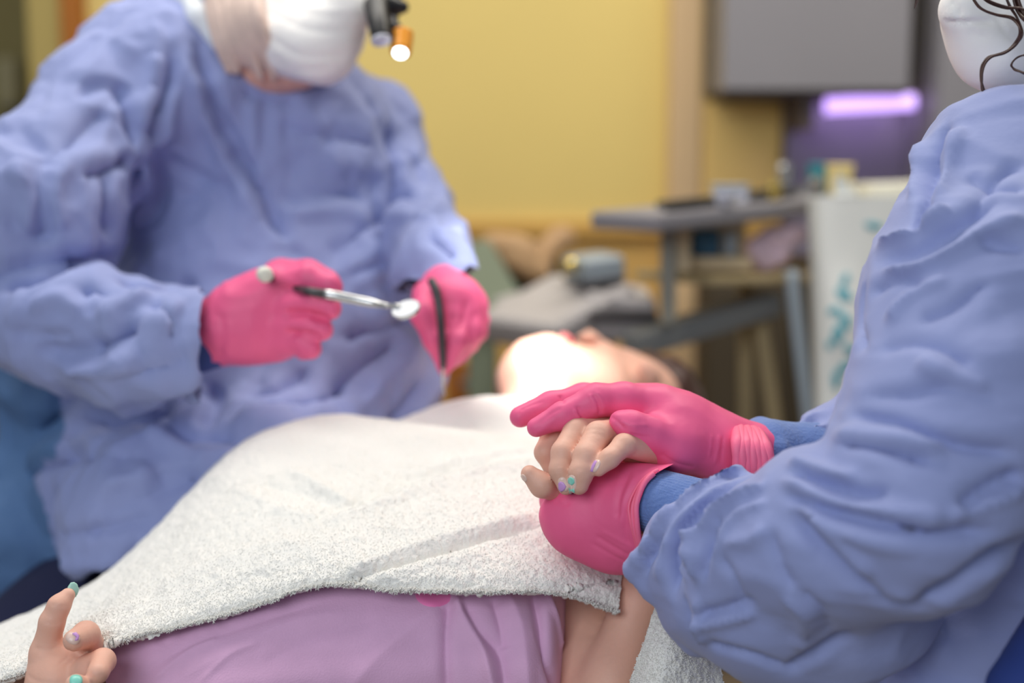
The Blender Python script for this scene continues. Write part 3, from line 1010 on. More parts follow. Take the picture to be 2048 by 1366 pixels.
# shirt
rows = [
    [(120, 1240, 1.16), (240, 1215, 1.14), (400, 1175, 1.13), (560, 1135, 1.13), (720, 1115, 1.13), (860, 1115, 1.135), (980, 1120, 1.14), (1060, 1130, 1.145), (1110, 1140, 1.15), (1150, 1150, 1.20)],
    [(130, 1290, 1.09), (240, 1262, 1.08), (400, 1215, 1.08), (560, 1180, 1.08), (720, 1160, 1.085), (860, 1165, 1.09), (980, 1170, 1.095), (1060, 1175, 1.10), (1110, 1180, 1.11), (1146, 1190, 1.17)],
    [(190, 1330, 1.06), (280, 1305, 1.055), (420, 1265, 1.055), (570, 1235, 1.06), (725, 1220, 1.065), (865, 1215, 1.07), (985, 1218, 1.075), (1062, 1220, 1.08), (1110, 1225, 1.09), (1143, 1230, 1.16)],
    [(215, 1375, 1.05), (300, 1360, 1.045), (440, 1335, 1.04), (585, 1315, 1.045), (735, 1300, 1.05), (870, 1290, 1.055), (990, 1288, 1.06), (1066, 1285, 1.065), (1112, 1290, 1.08), (1140, 1300, 1.15)],
    [(215, 1450, 1.06), (305, 1430, 1.045), (450, 1410, 1.035), (595, 1395, 1.04), (745, 1385, 1.045), (875, 1375, 1.05), (995, 1370, 1.05), (1070, 1368, 1.055), (1112, 1370, 1.075), (1140, 1375, 1.15)],
    [(215, 1560, 1.10), (310, 1560, 1.08), (460, 1550, 1.07), (600, 1540, 1.07), (750, 1530, 1.07), (880, 1520, 1.07), (1000, 1500, 1.07), (1075, 1490, 1.08), (1115, 1480, 1.09), (1145, 1480, 1.16)],
]
nu, nv = 300, 130
v, fc, uu, vv_ = grid_surface(rows, nu, nv)
if normals(v, fc)[nu * 60 + 150] @ FWD > 0: fc = fc[:, ::-1]
v = strokes(v, fc, [
    ([(900, 1180), (925, 1230), (960, 1290), (985, 1366), (1000, 1420)], 15, 7), ([(900, 1190), (893, 1260), (893, 1330), (895, 1400)], 12, -6),
    ([(925, 1200), (955, 1260), (1000, 1310), (1010, 1400)], 13, -6), ([(1010, 1180), (1040, 1250), (1050, 1320), (1055, 1400)], 20, 5),
    ([(1065, 1180), (1080, 1250), (1092, 1320), (1120, 1400)], 12, -6), ([(1090, 1180), (1112, 1240), (1122, 1300)], 8, 3), ([(985, 1195), (1000, 1250), (1008, 1300)], 12, -4),
    ([(880, 1210), (830, 1250), (760, 1310), (690, 1390)], 20, 2.2), ([(700, 1225), (600, 1240), (480, 1290), (330, 1380)], 18, 1.6), ([(650, 1205), (500, 1250), (360, 1300), (260, 1370)], 10, -1.2),
    ([(760, 1235), (640, 1270), (520, 1330)], 16, -1.4), ([(300, 1290), (420, 1252), (560, 1215)], 8, 1.2), ([(300, 1366), (380, 1300), (440, 1275)], 8, 1.4), ([(400, 1366), (460, 1310), (520, 1285)], 7, 1.3),
])
v = cloth_noise(v, fc, 0.0012, 22, 31, (.4, 1, 1))
st = bvh(v, fc)
v2, f2 = thicken(v, fc, nu, nv, 0.0015)
link('shirt', from_np('shirt', v2, f2), M['shirt'], pat)
patch('shirt_print', st, oval(866, 1190, 37, 25, 5, 22), M['print'], pat, 0.0007, label='bright pink printed spot')

# ------------------------------------------------------------------ the towel over the patient
rows = [
    [(-150, 1420, 1.02), (60, 1345, 1.03), (200, 1296, 1.04), (330, 1263, 1.045), (480, 1224, 1.05), (640, 1174, 1.055), (800, 1183, 1.055), (960, 1190, 1.055), (1110, 1190, 1.062), (1235, 1228, 1.075)],
    [(-150, 1400, 1.03), (60, 1325, 1.035), (200, 1278, 1.045), (330, 1240, 1.05), (480, 1196, 1.055), (640, 1148, 1.06), (800, 1150, 1.06), (960, 1150, 1.065), (1110, 1150, 1.07), (1240, 1180, 1.085)],
    [(-150, 1370, 1.06), (60, 1300, 1.065), (200, 1245, 1.07), (330, 1198, 1.075), (480, 1145, 1.08), (640, 1100, 1.085), (800, 1095, 1.09), (960, 1085, 1.095), (1110, 1080, 1.105), (1245, 1110, 1.12)],
    [(-150, 1345, 1.10), (60, 1275, 1.11), (200, 1212, 1.115), (330, 1145, 1.12), (480, 1075, 1.13), (640, 1035, 1.135), (800, 1020, 1.14), (960, 1005, 1.145), (1110, 995, 1.155), (1250, 1020, 1.17)],
    [(-150, 1325, 1.15), (60, 1250, 1.16), (200, 1182, 1.17), (330, 1090, 1.18), (480, 985, 1.20), (640, 950, 1.21), (800, 945, 1.215), (960, 940, 1.215), (1110, 930, 1.22), (1250, 950, 1.23)],
    [(-150, 1312, 1.19), (60, 1232, 1.20), (200, 1160, 1.22), (330, 1050, 1.24), (480, 908, 1.27), (640, 868, 1.285), (800, 872, 1.29), (960, 890, 1.28), (1110, 905, 1.275), (1250, 920, 1.28)],
    [(-150, 1306, 1.22), (60, 1226, 1.24), (200, 1153, 1.26), (330, 1040, 1.29), (480, 893, 1.32), (640, 835, 1.34), (800, 846, 1.345), (960, 868, 1.33), (1110, 890, 1.32), (1250, 905, 1.32)],
    [(-150, 1312, 1.25), (60, 1236, 1.27), (200, 1166, 1.29), (330, 1052, 1.33), (480, 905, 1.37), (640, 843, 1.39), (800, 850, 1.39), (960, 866, 1.37), (1110, 885, 1.36), (1250, 895, 1.36)],
    [(-150, 1330, 1.28), (60, 1262, 1.30), (200, 1195, 1.32), (330, 1090, 1.36), (480, 950, 1.41), (640, 875, 1.43), (800, 842, 1.42), (900, 812, 1.41), (1020, 800, 1.42), (1150, 830, 1.44)],
    [(-150, 1360, 1.30), (60, 1300, 1.32), (200, 1240, 1.34), (330, 1150, 1.38), (480, 1010, 1.43), (640, 915, 1.45), (790, 850, 1.46), (900, 804, 1.46), (1010, 793, 1.47), (1120, 815, 1.48)],
    [(-150, 1400, 1.31), (60, 1350, 1.33), (200, 1300, 1.35), (330, 1220, 1.39), (480, 1080, 1.44), (640, 970, 1.46), (780, 890, 1.49), (890, 830, 1.50), (990, 815, 1.51), (1080, 835, 1.51)],
]
nu, nv = 620, 330
v, fc, uu, vv_ = grid_surface(rows, nu, nv)
if normals(v, fc)[nu * 120 + 300] @ FWD > 0: fc = fc[:, ::-1]
v = strokes(v, fc, [
    ([(694, 1166), (740, 1148), (820, 1122), (900, 1098), (990, 1072), (1090, 1050)], 9, -7),
    ([(690, 1148), (740, 1130), (820, 1102), (900, 1077), (990, 1052), (1090, 1030)], 15, 5),
    ([(660, 1030), (760, 985), (850, 950), (950, 925), (1080, 905)], 22, -6), ([(640, 1050), (760, 1012), (860, 978), (960, 950), (1090, 930)], 22, 5),
    ([(830, 950), (900, 925), (980, 910), (1075, 900)], 10, 3),
    ([(520, 965), (600, 985), (680, 1010)], 26, -5), ([(580, 940), (660, 985), (700, 1005)], 14, 4), ([(470, 980), (560, 1020), (640, 1035)], 20, 3),
    ([(1120, 1180), (1180, 1172), (1240, 1165)], 6, -3), ([(60, 1300), (160, 1255), (300, 1200)], 14, 3), ([(40, 1320), (180, 1268), (330, 1218)], 10, -3),
    ([(300, 1190), (480, 1110), (640, 1080)], 24, 3), ([(330, 1225), (500, 1160), (640, 1120)], 16, -2),
    ([(730, 1165), (860, 1130), (980, 1110)], 16, 2)])
v = cloth_noise(v, fc, 0.0035, 9, 41, (.5, 1, 1))
N0 = normals(v, fc)
near = np.clip((0.75 - vv_) * 4, 0.3, 1)
v = v + N0 * ((vnoise(v * 300, 5) - .5) * 0.0016 * near + (vnoise(v * 620, 6) - .5) * 0.0008 * near + (vnoise(v * 120, 8) - .5) * 0.0016)[:, None]
towel_v, towel_f, towel_uv = v, fc, (uu, vv_)
v2, f2 = thicken(v, fc, nu, nv, 0.004)
tw = link('towel', from_np('towel', v2, f2), M['towel'])
tag(tw, 'thick white terry towel draped over the patient lilac shirt', 'towel')


def pile(v, fc, mask, count, length, rad, m, parent, seed):
    """loops of terry standing on a surface, as thin tapered tufts"""
    r = np.random.default_rng(seed)
    N = normals(v, fc)
    idx = np.where(mask)[0]
    pick = r.choice(idx, size=count)
    q = fc[pick]
    w = r.dirichlet((1, 1, 1, 1), size=count)
    p = (v[q] * w[:, :, None]).sum(1)
    n = N[q[:, 0]]
    t = np.cross(n, r.normal(size=(count, 3))); t /= np.linalg.norm(t, axis=1)[:, None] + 1e-9
    b = np.cross(n, t)
    d = n + t * r.uniform(-.7, .7, (count, 1)) + b * r.uniform(-.5, .5, (count, 1)); d /= np.linalg.norm(d, axis=1)[:, None]
    L = length * r.uniform(.6, 1.2, (count, 1))
    base = [p - n * 0.0006 + rad * (math.cos(a) * t + math.sin(a) * b) for a in (0, 2.094, 4.189)]
    mid = [p + d * L * .7 + n * L * .1 + rad * 0.9 * (math.cos(a) * t + math.sin(a) * b) for a in (0, 2.094, 4.189)]
    top = p + d * L + t * L * .25
    Vt = np.concatenate(base + mid + [top])
    i = np.arange(count)
    k = lambda j: i + j * count
    F4 = [np.stack([k(a), k(c), k(c + 3), k(a + 3)], 1) for a, c in ((0, 1), (1, 2), (2, 0))]
    F3 = [np.stack([k(a + 3), k(c + 3), k(6), k(6)], 1) for a, c in ((0, 1), (1, 2), (2, 0))]
    tri = np.concatenate([np.concatenate([x[:, [0, 1, 2]], x[:, [0, 2, 3]]]) for x in F4] + [x[:, :3] for x in F3])
    o = link('pile', from_np('pile', Vt, tri), m, parent)
    o['kind'] = 'stuff'
    return o


fcen = vv_[fc[:, 0]]
prob = (fcen < 0.42)
pile(v, fc, prob, 24000, 0.0008, 0.00045, M['towel'], tw, 3)
edge = (fcen < 0.012)
o = pile(v, fc, edge, 4200, 0.0042, 0.0005, M['towel'], tw, 4)

# the towel under the held arm, on the arm rest
rows = [[(1345, 1150, 1.10), (1400, 1150, 1.12), (1460, 1170, 1.14)],
        [(1318, 1195, 1.06), (1380, 1195, 1.06), (1460, 1210, 1.10)],
        [(1290, 1280, 1.04), (1350, 1285, 1.025), (1440, 1290, 1.06)],
        [(1268, 1345, 1.04), (1330, 1350, 1.015), (1444, 1350, 1.05)],
        [(1245, 1420, 1.05), (1310, 1430, 1.015), (1455, 1430, 1.05)],
        [(1235, 1520, 1.07), (1310, 1540, 1.03), (1460, 1540, 1.06)]]
nu, nv = 150, 180
v, fc, uu, vv_ = grid_surface(rows, nu, nv)
if normals(v, fc)[nu * 90 + 70] @ FWD > 0: fc = fc[:, ::-1]
v = cloth_noise(v, fc, 0.003, 16, 51)
N0 = normals(v, fc)
v = v + N0 * ((vnoise(v * 300, 5) - .5) * 0.0020 + (vnoise(v * 620, 6) - .5) * 0.0010)[:, None]
v2, f2 = thicken(v, fc, nu, nv, 0.005)
tw2 = link('folded_towel', from_np('folded_towel', v2, f2), M['towel'])
tag(tw2, 'white terry towel hanging beneath the assistant blue sleeve beside the bare forearm', 'towel')
pile(v, fc, np.ones(len(fc), bool), 6000, 0.0012, 0.00045, M['towel'], tw2, 9)

# ------------------------------------------------------------------ dental chair under the patient
ch = empty('dental_chair', (P(600, 1500, 1.2)[0], P(600, 1500, 1.2)[1], 0.0), 'dark padded dental chair under the patient', 'dental chair')
a_, b_ = P(-250, 1720, 1.2), P(1000, 1260, 1.42)
beam('seat_cushion', a_, (a_ + b_) / 2 - .004 * dirx, 0.46, 0.07, M['navy'], ch, 0.025)
beam('backrest', (a_ + b_) / 2, b_, 0.44, 0.06, M['navy'], ch, 0.025)
beam('headrest', P(1130, 985, 1.72), P(1330, 960, 1.80), 0.20, 0.05, M['navy'], ch, 0.02)
beam('headrest_bar', b_ + (0, 0, -.03), P(1160, 1010, 1.73), 0.05, 0.015, M['steel'], ch, 0.004)
cx, cy = ((a_ + b_) / 2)[:2]
lathe('base', (cx, cy, 0), [(0.30, 0), (0.30, 0.03), (0.14, 0.06), (0.11, 0.35), (0.13, ((a_ + b_) / 2)[2] - 0.05)], M['bag'], ch)
# ------------------------------------------------------------------ the dentist
den = empty('person', P(430, 1250, 1.55), 'dentist in blue gown, white mask and pink gloves holding a mouth mirror', 'person')


def dentist_gown(g=1.0):
    f = Field(0.0045)
    CH(f, [(210, 235, 1.50, 122), (420, 190, 1.57, 140), (600, 250, 1.62, 140), (730, 272, 1.68, 104)], k=0.05)
    CH(f, [(210, 235, 1.50, 118), (325, 135, 1.54, 108), (400, 118, 1.58, 118), (450, 70, 1.60, 78)], k=0.04, new=False)
    EC(f, 500, 430, 1.62, 270, 300, 190, k=0.05, new=False)
    EC(f, 520, 700, 1.58, 320, 300, 220, k=0.06, new=False)
    EC(f, 460, 980, 1.56, 375, 260, 260, k=0.06, new=False)
    CH(f, [(690, 800, 1.55, 180), (560, 1000, 1.46, 190), (300, 1040, 1.42, 170)], k=0.05, new=False)
    CH(f, [(120, 770, 1.60, 128), (105, 890, 1.62, 92), (60, 1090, 1.58, 150)], k=0.04, kout=0.02)
    # her right arm, nearer to us
    CH(f, [(190, 255, 1.48, 130), (60, 430, 1.42, 170), (-60, 600, 1.40, 130)], k=0.03, kout=0.02)
    # her left arm
    CH(f, [(735, 275, 1.68, 104), (790, 400, 1.64, 84), (842, 480, 1.60, 74)], k=0.03, kout=0.016)
    f.carve([S(262, 338, 1.46, 14), S(262, 400, 1.46, 27), S(232, 470, 1.45, 27), S(205, 512, 1.43, 14)], k=0.012)
    v, fc = f.mesh(smooth=3)
    px, py, dd = to_px(v)
    hem = 1196 - np.clip(px, -400, 210) * 0.27 + 9 * np.sin(px / 45)
    v, fc = trim(v, fc, (py - hem) * dd / FPX, -UPV)
    n0 = len(v)
    f = Field(0.0045)                                   # right forearm sleeve, open at the wrist
    CH(f, [(-60, 610, 1.40, 100), (120, 650, 1.37, 110), (250, 690, 1.36, 118), (380, 694, 1.35, 102), (460, 690, 1.35, 100)], k=0.03)
    v1, f1 = f.mesh(smooth=3)
    px, py, dd = to_px(v1)
    v1, f1 = trim(v1, f1, (px - 397 - 5 * np.sin(py / 30)) * dd / FPX, RGT)
    f = Field(0.0045)                                   # left forearm sleeve
    CH(f, [(838, 465, 1.59, 72), (876, 530, 1.46, 68), (892, 610, 1.41, 62)], k=0.02)
    v2, f2 = f.mesh(smooth=3)
    px, py, dd = to_px(v2)
    v2, f2 = trim(v2, f2, (py - 556 + (px - 870) * .15 - 5 * np.sin(px / 17)) * dd / FPX, -UPV)
    v, fc = join_np([(v, fc), (v1, f1), (v2, f2)])
    return v, fc, n0


v, fc, n0 = dentist_gown()
DS = [
    # pocket between upper arm and chest
    ([(160, 355), (215, 340), (262, 318)], 10, -12), ([(215, 350), (212, 420), (225, 470)], 12, -12),
    ([(0, 580), (80, 550), (150, 525), (230, 515)], 14, -18), ([(235, 560), (300, 570), (400, 572)], 12, -12),
    ([(150, 200), (200, 165), (240, 180), (255, 240)], 12, -8), ([(210, 215), (160, 270), (110, 330)], 14, -7), ([(245, 160), (260, 230), (268, 300)], 10, -9),
    ([(345, 105), (335, 180), (305, 240), (310, 290)], 12, -12), ([(320, 110), (300, 200), (285, 260)], 14, 7), ([(370, 110), (345, 200), (332, 290)], 12, 6),
    ([(390, 70), (430, 200), (480, 300), (540, 420), (570, 480)], 11, -13), ([(370, 120), (410, 240), (460, 340), (520, 450)], 15, 9), ([(425, 150), (470, 260), (530, 370)], 14, 5),
    ([(340, 320), (390, 350), (450, 375)], 10, -7), ([(310, 300), (320, 380), (300, 460)], 14, -8), ([(290, 290), (290, 380), (275, 460)], 12, 6),
    ([(560, 400), (640, 390), (720, 400)], 14, -5), ([(570, 430), (650, 425), (730, 440)], 14, 5), ([(560, 250), (620, 270), (680, 260)], 14, -4), ([(640, 290), (690, 280), (740, 300)], 12, -5),
    ([(640, 330), (700, 330), (760, 350)], 14, 5), ([(480, 180), (540, 205), (600, 205)], 12, -6),
    # over the belly
    ([(780, 230), (785, 350), (775, 470), (790, 560)], 12, -14), ([(820, 640), (760, 660), (680, 680)], 14, -8), ([(830, 700), (760, 760), (700, 860)], 24, 10), ([(800, 690), (720, 740), (660, 800)], 18, -10),
    ([(620, 740), (560, 780), (500, 800)], 16, -8), ([(840, 760), (800, 820), (780, 850)], 14, -9), ([(880, 740), (850, 800), (820, 840)], 14, 8), ([(560, 840), (640, 850), (740, 830)], 16, -6),
    ([(600, 560), (680, 540), (760, 500)], 14, 6), ([(660, 510), (720, 470), (770, 430)], 12, -6), ([(700, 580), (760, 545), (790, 500)], 12, 5),
    # forearm folds
    ([(20, 660), (80, 672), (140, 668)], 9, -7), ([(60, 700), (160, 705), (230, 690), (280, 640)], 18, -9), ([(160, 590), (190, 580), (215, 600)], 12, -7), ([(200, 640), (250, 610), (300, 590)], 12, 8),
    ([(190, 690), (230, 680), (285, 655)], 14, -9), ([(120, 745), (200, 735), (290, 710)], 14, 8), ([(300, 610), (330, 630), (340, 690)], 14, -7), ([(270, 740), (330, 730), (380, 715)], 12, -5),
    ([(345, 600), (320, 660), (300, 720)], 14, 6), ([(60, 620), (120, 600), (170, 630)], 16, 7),
    # under the forearm, lower gown
    ([(160, 830), (240, 840), (330, 815), (410, 770)], 16, -16), ([(410, 770), (430, 800), (400, 850)], 14, -10), ([(290, 830), (380, 870), (480, 880)], 18, -10), ([(290, 860), (380, 905), (480, 905)], 16, 9),
    ([(320, 850), (400, 900), (500, 890)], 10, -7), ([(90, 870), (100, 850), (130, 840)], 16, -12), ([(60, 960), (120, 925), (200, 910)], 12, -9), ([(60, 940), (120, 900), (200, 885)], 12, 8),
    ([(200, 980), (330, 940), (420, 930)], 18, 6), ([(90, 1075), (200, 1060), (320, 1030)], 14, -6), ([(200, 1030), (300, 990), (400, 950)], 18, -5), ([(310, 960), (350, 940), (410, 960)], 14, -7),
    ([(480, 840), (560, 850), (640, 840)], 14, 7), ([(520, 820), (620, 810), (700, 770)], 14, -7), ([(100, 1110), (160, 1130), (230, 1120)], 12, 6),
    ([(850, 460), (890, 500), (920, 520)], 12, -8), ([(800, 380), (830, 410), (860, 400)], 12, -8), ([(810, 300), (835, 330), (845, 370)], 10, -5), ([(790, 440), (840, 440), (890, 450)], 10, 6),
    ([(60, 360), (90, 430), (80, 500)], 20, -7), ([(30, 330), (60, 400), (50, 480)], 18, 6), ([(140, 300), (110, 380), (120, 460)], 18, 6), ([(40, 250), (80, 300), (90, 340)], 14, -5), ([(10, 440), (60, 470), (120, 470)], 16, -6),
]
v = strokes(v, fc, DS, gain=1.5)
v = crumple(v, fc, 0.007, 7, 61, (1, 1, .8), 0.8)
v = crumple(v, fc, 0.008, 14, 62, (1.2, 1, .6), 0.7)
v = crumple(v, fc, 0.0035, 28, 63, (1.2, 1, .7), 0.7)
v = laplace(v, fc, 1)
# split: the paler back of the gown is its own cloth
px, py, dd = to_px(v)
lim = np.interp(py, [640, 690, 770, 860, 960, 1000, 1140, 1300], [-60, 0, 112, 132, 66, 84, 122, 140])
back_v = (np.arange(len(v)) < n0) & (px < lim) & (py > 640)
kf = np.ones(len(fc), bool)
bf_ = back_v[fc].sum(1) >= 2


def sub(v, fc, m):
    f = fc[m]; u, inv = np.unique(f, return_inverse=True)
    return v[u], inv.reshape(-1, 4)


gv, gf = sub(v, fc, kf & ~bf_)
go = link('gown', from_np('gown', gv, gf), M['gown'], den)
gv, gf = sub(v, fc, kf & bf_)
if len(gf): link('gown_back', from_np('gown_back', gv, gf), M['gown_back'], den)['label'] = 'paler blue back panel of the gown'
# trousers
f = Field(0.008)
CH(f, [(420, 1130, 1.62, 200), (150, 1290, 1.50, 150), (-60, 1420, 1.42, 130)], k=0.05)
CH(f, [(560, 1130, 1.68, 190), (420, 1330, 1.60, 150)], k=0.05, new=False)
EC(f, 300, 1130, 1.62, 260, 120, 180, k=0.05, new=False)
tv, tf = f.mesh(smooth=2)
link('trousers', from_np('trousers', tv, tf), M['navy'], den)
# body: head, neck, trunk, arms, hands inside the gloves
f = Field(0.005)
EC(f, 600, -70, 1.60, 150, 190, 165, k=0.03)
EC(f, 560, 70, 1.55, 105, 105, 110, k=0.03, new=False)
CH(f, [(555, 120, 1.53, 60), (600, 130, 1.50, 48)], k=0.03, new=False)
CH(f, [(480, 50, 1.52, 58), (520, 120, 1.51, 58)], k=0.03, new=False)
CH(f, [(700, 0, 1.46, 26), (716, 18, 1.45, 20)], k=0.02, new=False)
CH(f, [(520, 60, 1.62, 95), (490, 260, 1.63, 110)], k=0.03, new=False)
CH(f, [(500, 300, 1.63, 130), (500, 700, 1.60, 150), (450, 1000, 1.58, 170)], k=0.05, new=False)
CH(f, [(500, 260, 1.63, 100), (200, 260, 1.51, 60), (40, 450, 1.43, 60), (-60, 600, 1.40, 60), (250, 680, 1.36, 62), (430, 670, 1.35, 48), (560, 630, 1.34, 40)], k=0.03, new=False)
CH(f, [(500, 260, 1.63, 100), (730, 280, 1.69, 50), (842, 470, 1.60, 42), (885, 570, 1.43, 34), (900, 650, 1.40, 26)], k=0.03, new=False)
v, fc = f.mesh(smooth=2)
link('body', from_np('body', v, fc), M['skin'], den)
dtree = bvh(v, fc)


def eyes(tree, spots, parent):
    for ex, ey in spots:
        h = hit(tree, ex, ey)
        if h is None: continue
        c, n = h
        f = Field(0.0012)
        f.ell(c - n * 0.006, (0.012, 0.012, 0.0095))
        ev, ef = f.mesh(smooth=1)
        eo = link('eye', from_np('eye', ev, ef), M['eye_white'], parent)
        lathe('iris', c + n * 0.0042, [(0.0054, 0), (0.0045, 0.0012), (0.002, 0.0016)], M['iris'], eo, n, 16)
        f = Field(0.0015)
        b0 = c + UPV * 0.02
        f.chain([(*(b0 - RGT * 0.014), 0.0025), (*(b0 + UPV * 0.004), 0.0035), (*(b0 + RGT * 0.014 - UPV * 0.001), 0.0022)], k=0.002)
        ev, ef = f.mesh(smooth=1)
        link('eyebrow', from_np('eyebrow', ev, ef), M['brown_hair'], parent)


M['eye_white'] = mat('eye_white', (238, 234, 230), 0.2)
M['iris'] = mat('brown_iris', (70, 46, 30), 0.2)
eyes(dtree, [(628, -72), (704, -66)], den)
f = Field(0.006)
EC(f, 572, -165, 1.66, 168, 185, 185, k=0.03)
hv_, hf_ = f.mesh(smooth=2)
hv_ = cloth_noise(hv_, hf_, 0.008, 40, 72, (1, 1, .4))
link('hair_crown', from_np('hair_crown', hv_, hf_), M['pale_hair'], den)
f = Field(0.004)
CH(f, [(366, -14, 1.51, 24), (398, 34, 1.49, 22), (438, 90, 1.485, 16)], k=0.01)
CH(f, [(368, -10, 1.54, 22), (480, -40, 1.50, 24)], k=0.01, new=False)
v, fc = f.mesh(smooth=1)
link('collar', from_np('collar', v, fc), M['white_cloth'], den)
# mask
f = Field(0.003)
EC(f, 612, 45, 1.505, 122, 122, 100, k=0.02)
CH(f, [(690, 20, 1.45, 52), (640, 90, 1.46, 70), (560, 80, 1.48, 62)], k=0.03, new=False)
v, fc = f.mesh(smooth=2)
v = strokes(v, fc, [([(520, 60), (600, 110), (700, 110)], 8, -2), ([(530, 20), (620, 60), (710, 60)], 8, -1.5), ([(530, 110), (600, 140), (670, 135)], 7, -1.5), ([(560, 0), (640, 20), (720, 20)], 7, 1.5)])
v = cloth_noise(v, fc, 0.002, 24, 71)
mk = link('mask', from_np('mask', v, fc), M['mask'], den)
link('mask_loop', tube_me('mask_loop', [([P(512, 60, 1.45), P(480, 20, 1.48), P(462, -40, 1.52)], 0.0022)], 6), M['mask'], mk)
# hair falling beside the jaw
lst = []
for k in range(16):
    x0 = 418 + k * 6 + rng.uniform(-3, 3); e = rng.uniform(110, 150) + k
    lst.append(([P(x0, -40, 1.50 - .002 * k), P(x0 + 8, 30, 1.475 - .002 * k), P(x0 + 22 + k * .6, 90, 1.468 - .001 * k), P(x0 + 40 + k * 1.1, e, 1.478)], [0.007, 0.008, 0.007, 0.003]))
link('hair', tube_me('hair', lst, 8), M['pale_hair'], den)


# gloves
def glove(name, f, st, parent, label=None, amp=0.0012, freq=60, smooth=1):
    v, fc = f.mesh(smooth=smooth)
    v = strokes(v, fc, st)
    if amp: v = cloth_noise(v, fc, amp, freq, 81)
    o = link(name, from_np(name, v, fc), M['glove'], parent)
    if label: o['label'] = label
    return o


f = Field(0.0026)
CH(f, [(412, 668, 1.35, 66), (470, 655, 1.345, 72)], k=0.02)
EC(f, 535, 640, 1.34, 92, 84, 60, k=0.02, new=False, roll=12)
CH(f, [(480, 610, 1.34, 44), (560, 568, 1.33, 42)], k=0.02, new=False)
CH(f, [(560, 580, 1.33, 40), (620, 556, 1.31, 29), (660, 568, 1.30, 21), (668, 576, 1.30, 17)], k=0.004, kout=0.002)      # index
CH(f, [(560, 615, 1.33, 42), (628, 606, 1.305, 25), (662, 617, 1.30, 19), (650, 628, 1.31, 17)], k=0.004, kout=0.0015)      # middle
CH(f, [(560, 650, 1.33, 42), (620, 647, 1.308, 24), (646, 660, 1.303, 19), (630, 668, 1.31, 17)], k=0.004, kout=0.0015)      # ring
CH(f, [(550, 680, 1.335, 38), (604, 682, 1.315, 22), (624, 698, 1.31, 17), (606, 704, 1.32, 15)], k=0.004, kout=0.0015)     # little
CH(f, [(500, 600, 1.35, 38), (560, 552, 1.36, 32), (615, 545, 1.345, 26), (655, 562, 1.325, 22)], k=0.004, kout=0.006)     # thumb
f.carve([S(585, 588, 1.30, 3), S(620, 588, 1.284, 6), S(670, 594, 1.28, 7)], k=0.004)
f.carve([S(590, 627, 1.30, 3), S(630, 630, 1.288, 6), S(670, 640, 1.285, 7)], k=0.004)
f.carve([S(585, 664, 1.305, 3), S(620, 668, 1.295, 6), S(660, 680, 1.29, 7)], k=0.004)
glove('glove', f, [([(560, 575), (600, 582), (650, 590)], 6, -5), ([(570, 625), (620, 628), (660, 638)], 6, -6), ([(568, 662), (612, 666), (645, 678)], 6, -5), ([(440, 625), (445, 670), (440, 720)], 7, -2)], den, amp=0.0018, freq=40)
f = Field(0.003)
CH(f, [(398, 672, 1.352, 74), (420, 668, 1.35, 70)], k=0.01)
v, fc = f.mesh(smooth=1)
link('knit_cuff', from_np('knit_cuff', v, fc), mat('dark_knit', (62, 78, 140), 0.9, 0.4, 420), den)
f = Field(0.0026)
CH(f, [(885, 572, 1.425, 50), (902, 610, 1.405, 58)], k=0.02)
EC(f, 905, 630, 1.400, 62, 70, 45, k=0.02, new=False, roll=0)
CH(f, [(930, 620, 1.395, 34), (940, 660, 1.385, 26), (915, 705, 1.385, 20), (892, 735, 1.390, 13)], k=0.006, kout=0.006)
CH(f, [(905, 640, 1.385, 32), (915, 680, 1.370, 22), (896, 722, 1.375, 16), (889, 742, 1.380, 11)], k=0.004, kout=0.005)
CH(f, [(945, 610, 1.405, 30), (950, 660, 1.405, 24), (925, 700, 1.395, 19)], k=0.004, kout=0.005)
CH(f, [(925, 600, 1.415, 28), (956, 640, 1.425, 22), (940, 690, 1.415, 18)], k=0.004, kout=0.005)
CH(f, [(850, 590, 1.395, 26), (846, 630, 1.370, 24), (868, 680, 1.367, 19), (884, 728, 1.375, 12)], k=0.006, kout=0.006)
glove('glove', f, [([(866, 580), (874, 610), (880, 650)], 8, -4), ([(905, 690), (925, 640), (935, 600)], 5, -3), ([(885, 700), (905, 660), (910, 620)], 5, -3), ([(925, 700), (942, 660), (948, 620)], 4, -2)], den, amp=0.0018, freq=40)

# loupes with the headlamp
lp = empty('loupes', P(770, 30, 1.47), 'black magnifying loupes with an orange headlamp on the dentist face', 'loupes')
f = Field(0.0025)
CH(f, [(735, 20, 1.45, 16), (770, 12, 1.44, 24), (805, 14, 1.44, 14)], k=0.008)
CH(f, [(775, -10, 1.46, 30), (765, 40, 1.44, 18)], k=0.008, new=False)
v, fc = f.mesh(smooth=1)
link('frame', from_np('frame', v, fc), M['black'], lp)
link('lens_barrel', tube_me('lens_barrel', [([P(752, 10, 1.43), P(757, 45, 1.41), P(762, 78, 1.40)], [0.013, 0.011, 0.010])], 16), M['black'], lp)
link('lens_barrel', tube_me('lens_barrel', [([P(775, 5, 1.46), P(778, 40, 1.44), P(782, 66, 1.43)], [0.011, 0.010, 0.008])], 16), M['dark_metal'], lp)
link('lens', tube_me('lens', [([P(762, 78, 1.399), P(762.5, 81, 1.3985), P(763, 84, 1.398)], [0.010, 0.0105, 0.0095])], 16), M['clear'], lp)
link('lamp_bracket', tube_me('lamp_bracket', [([P(782, 50, 1.42), P(796, 56, 1.42), P(800, 70, 1.42)], 0.005)], 8), M['black'], lp)
lamp = link('headlamp', tube_me('headlamp', [([P(806, 66, 1.42), P(804, 86, 1.415), P(801, 104, 1.41)], 0.0105)], 20), M['orange'], lp)
link('lamp_sleeve', tube_me('lamp_sleeve', [([P(793, 70, 1.418), P(793, 86, 1.412), P(792, 100, 1.41)], 0.006)], 12), M['black'], lp)
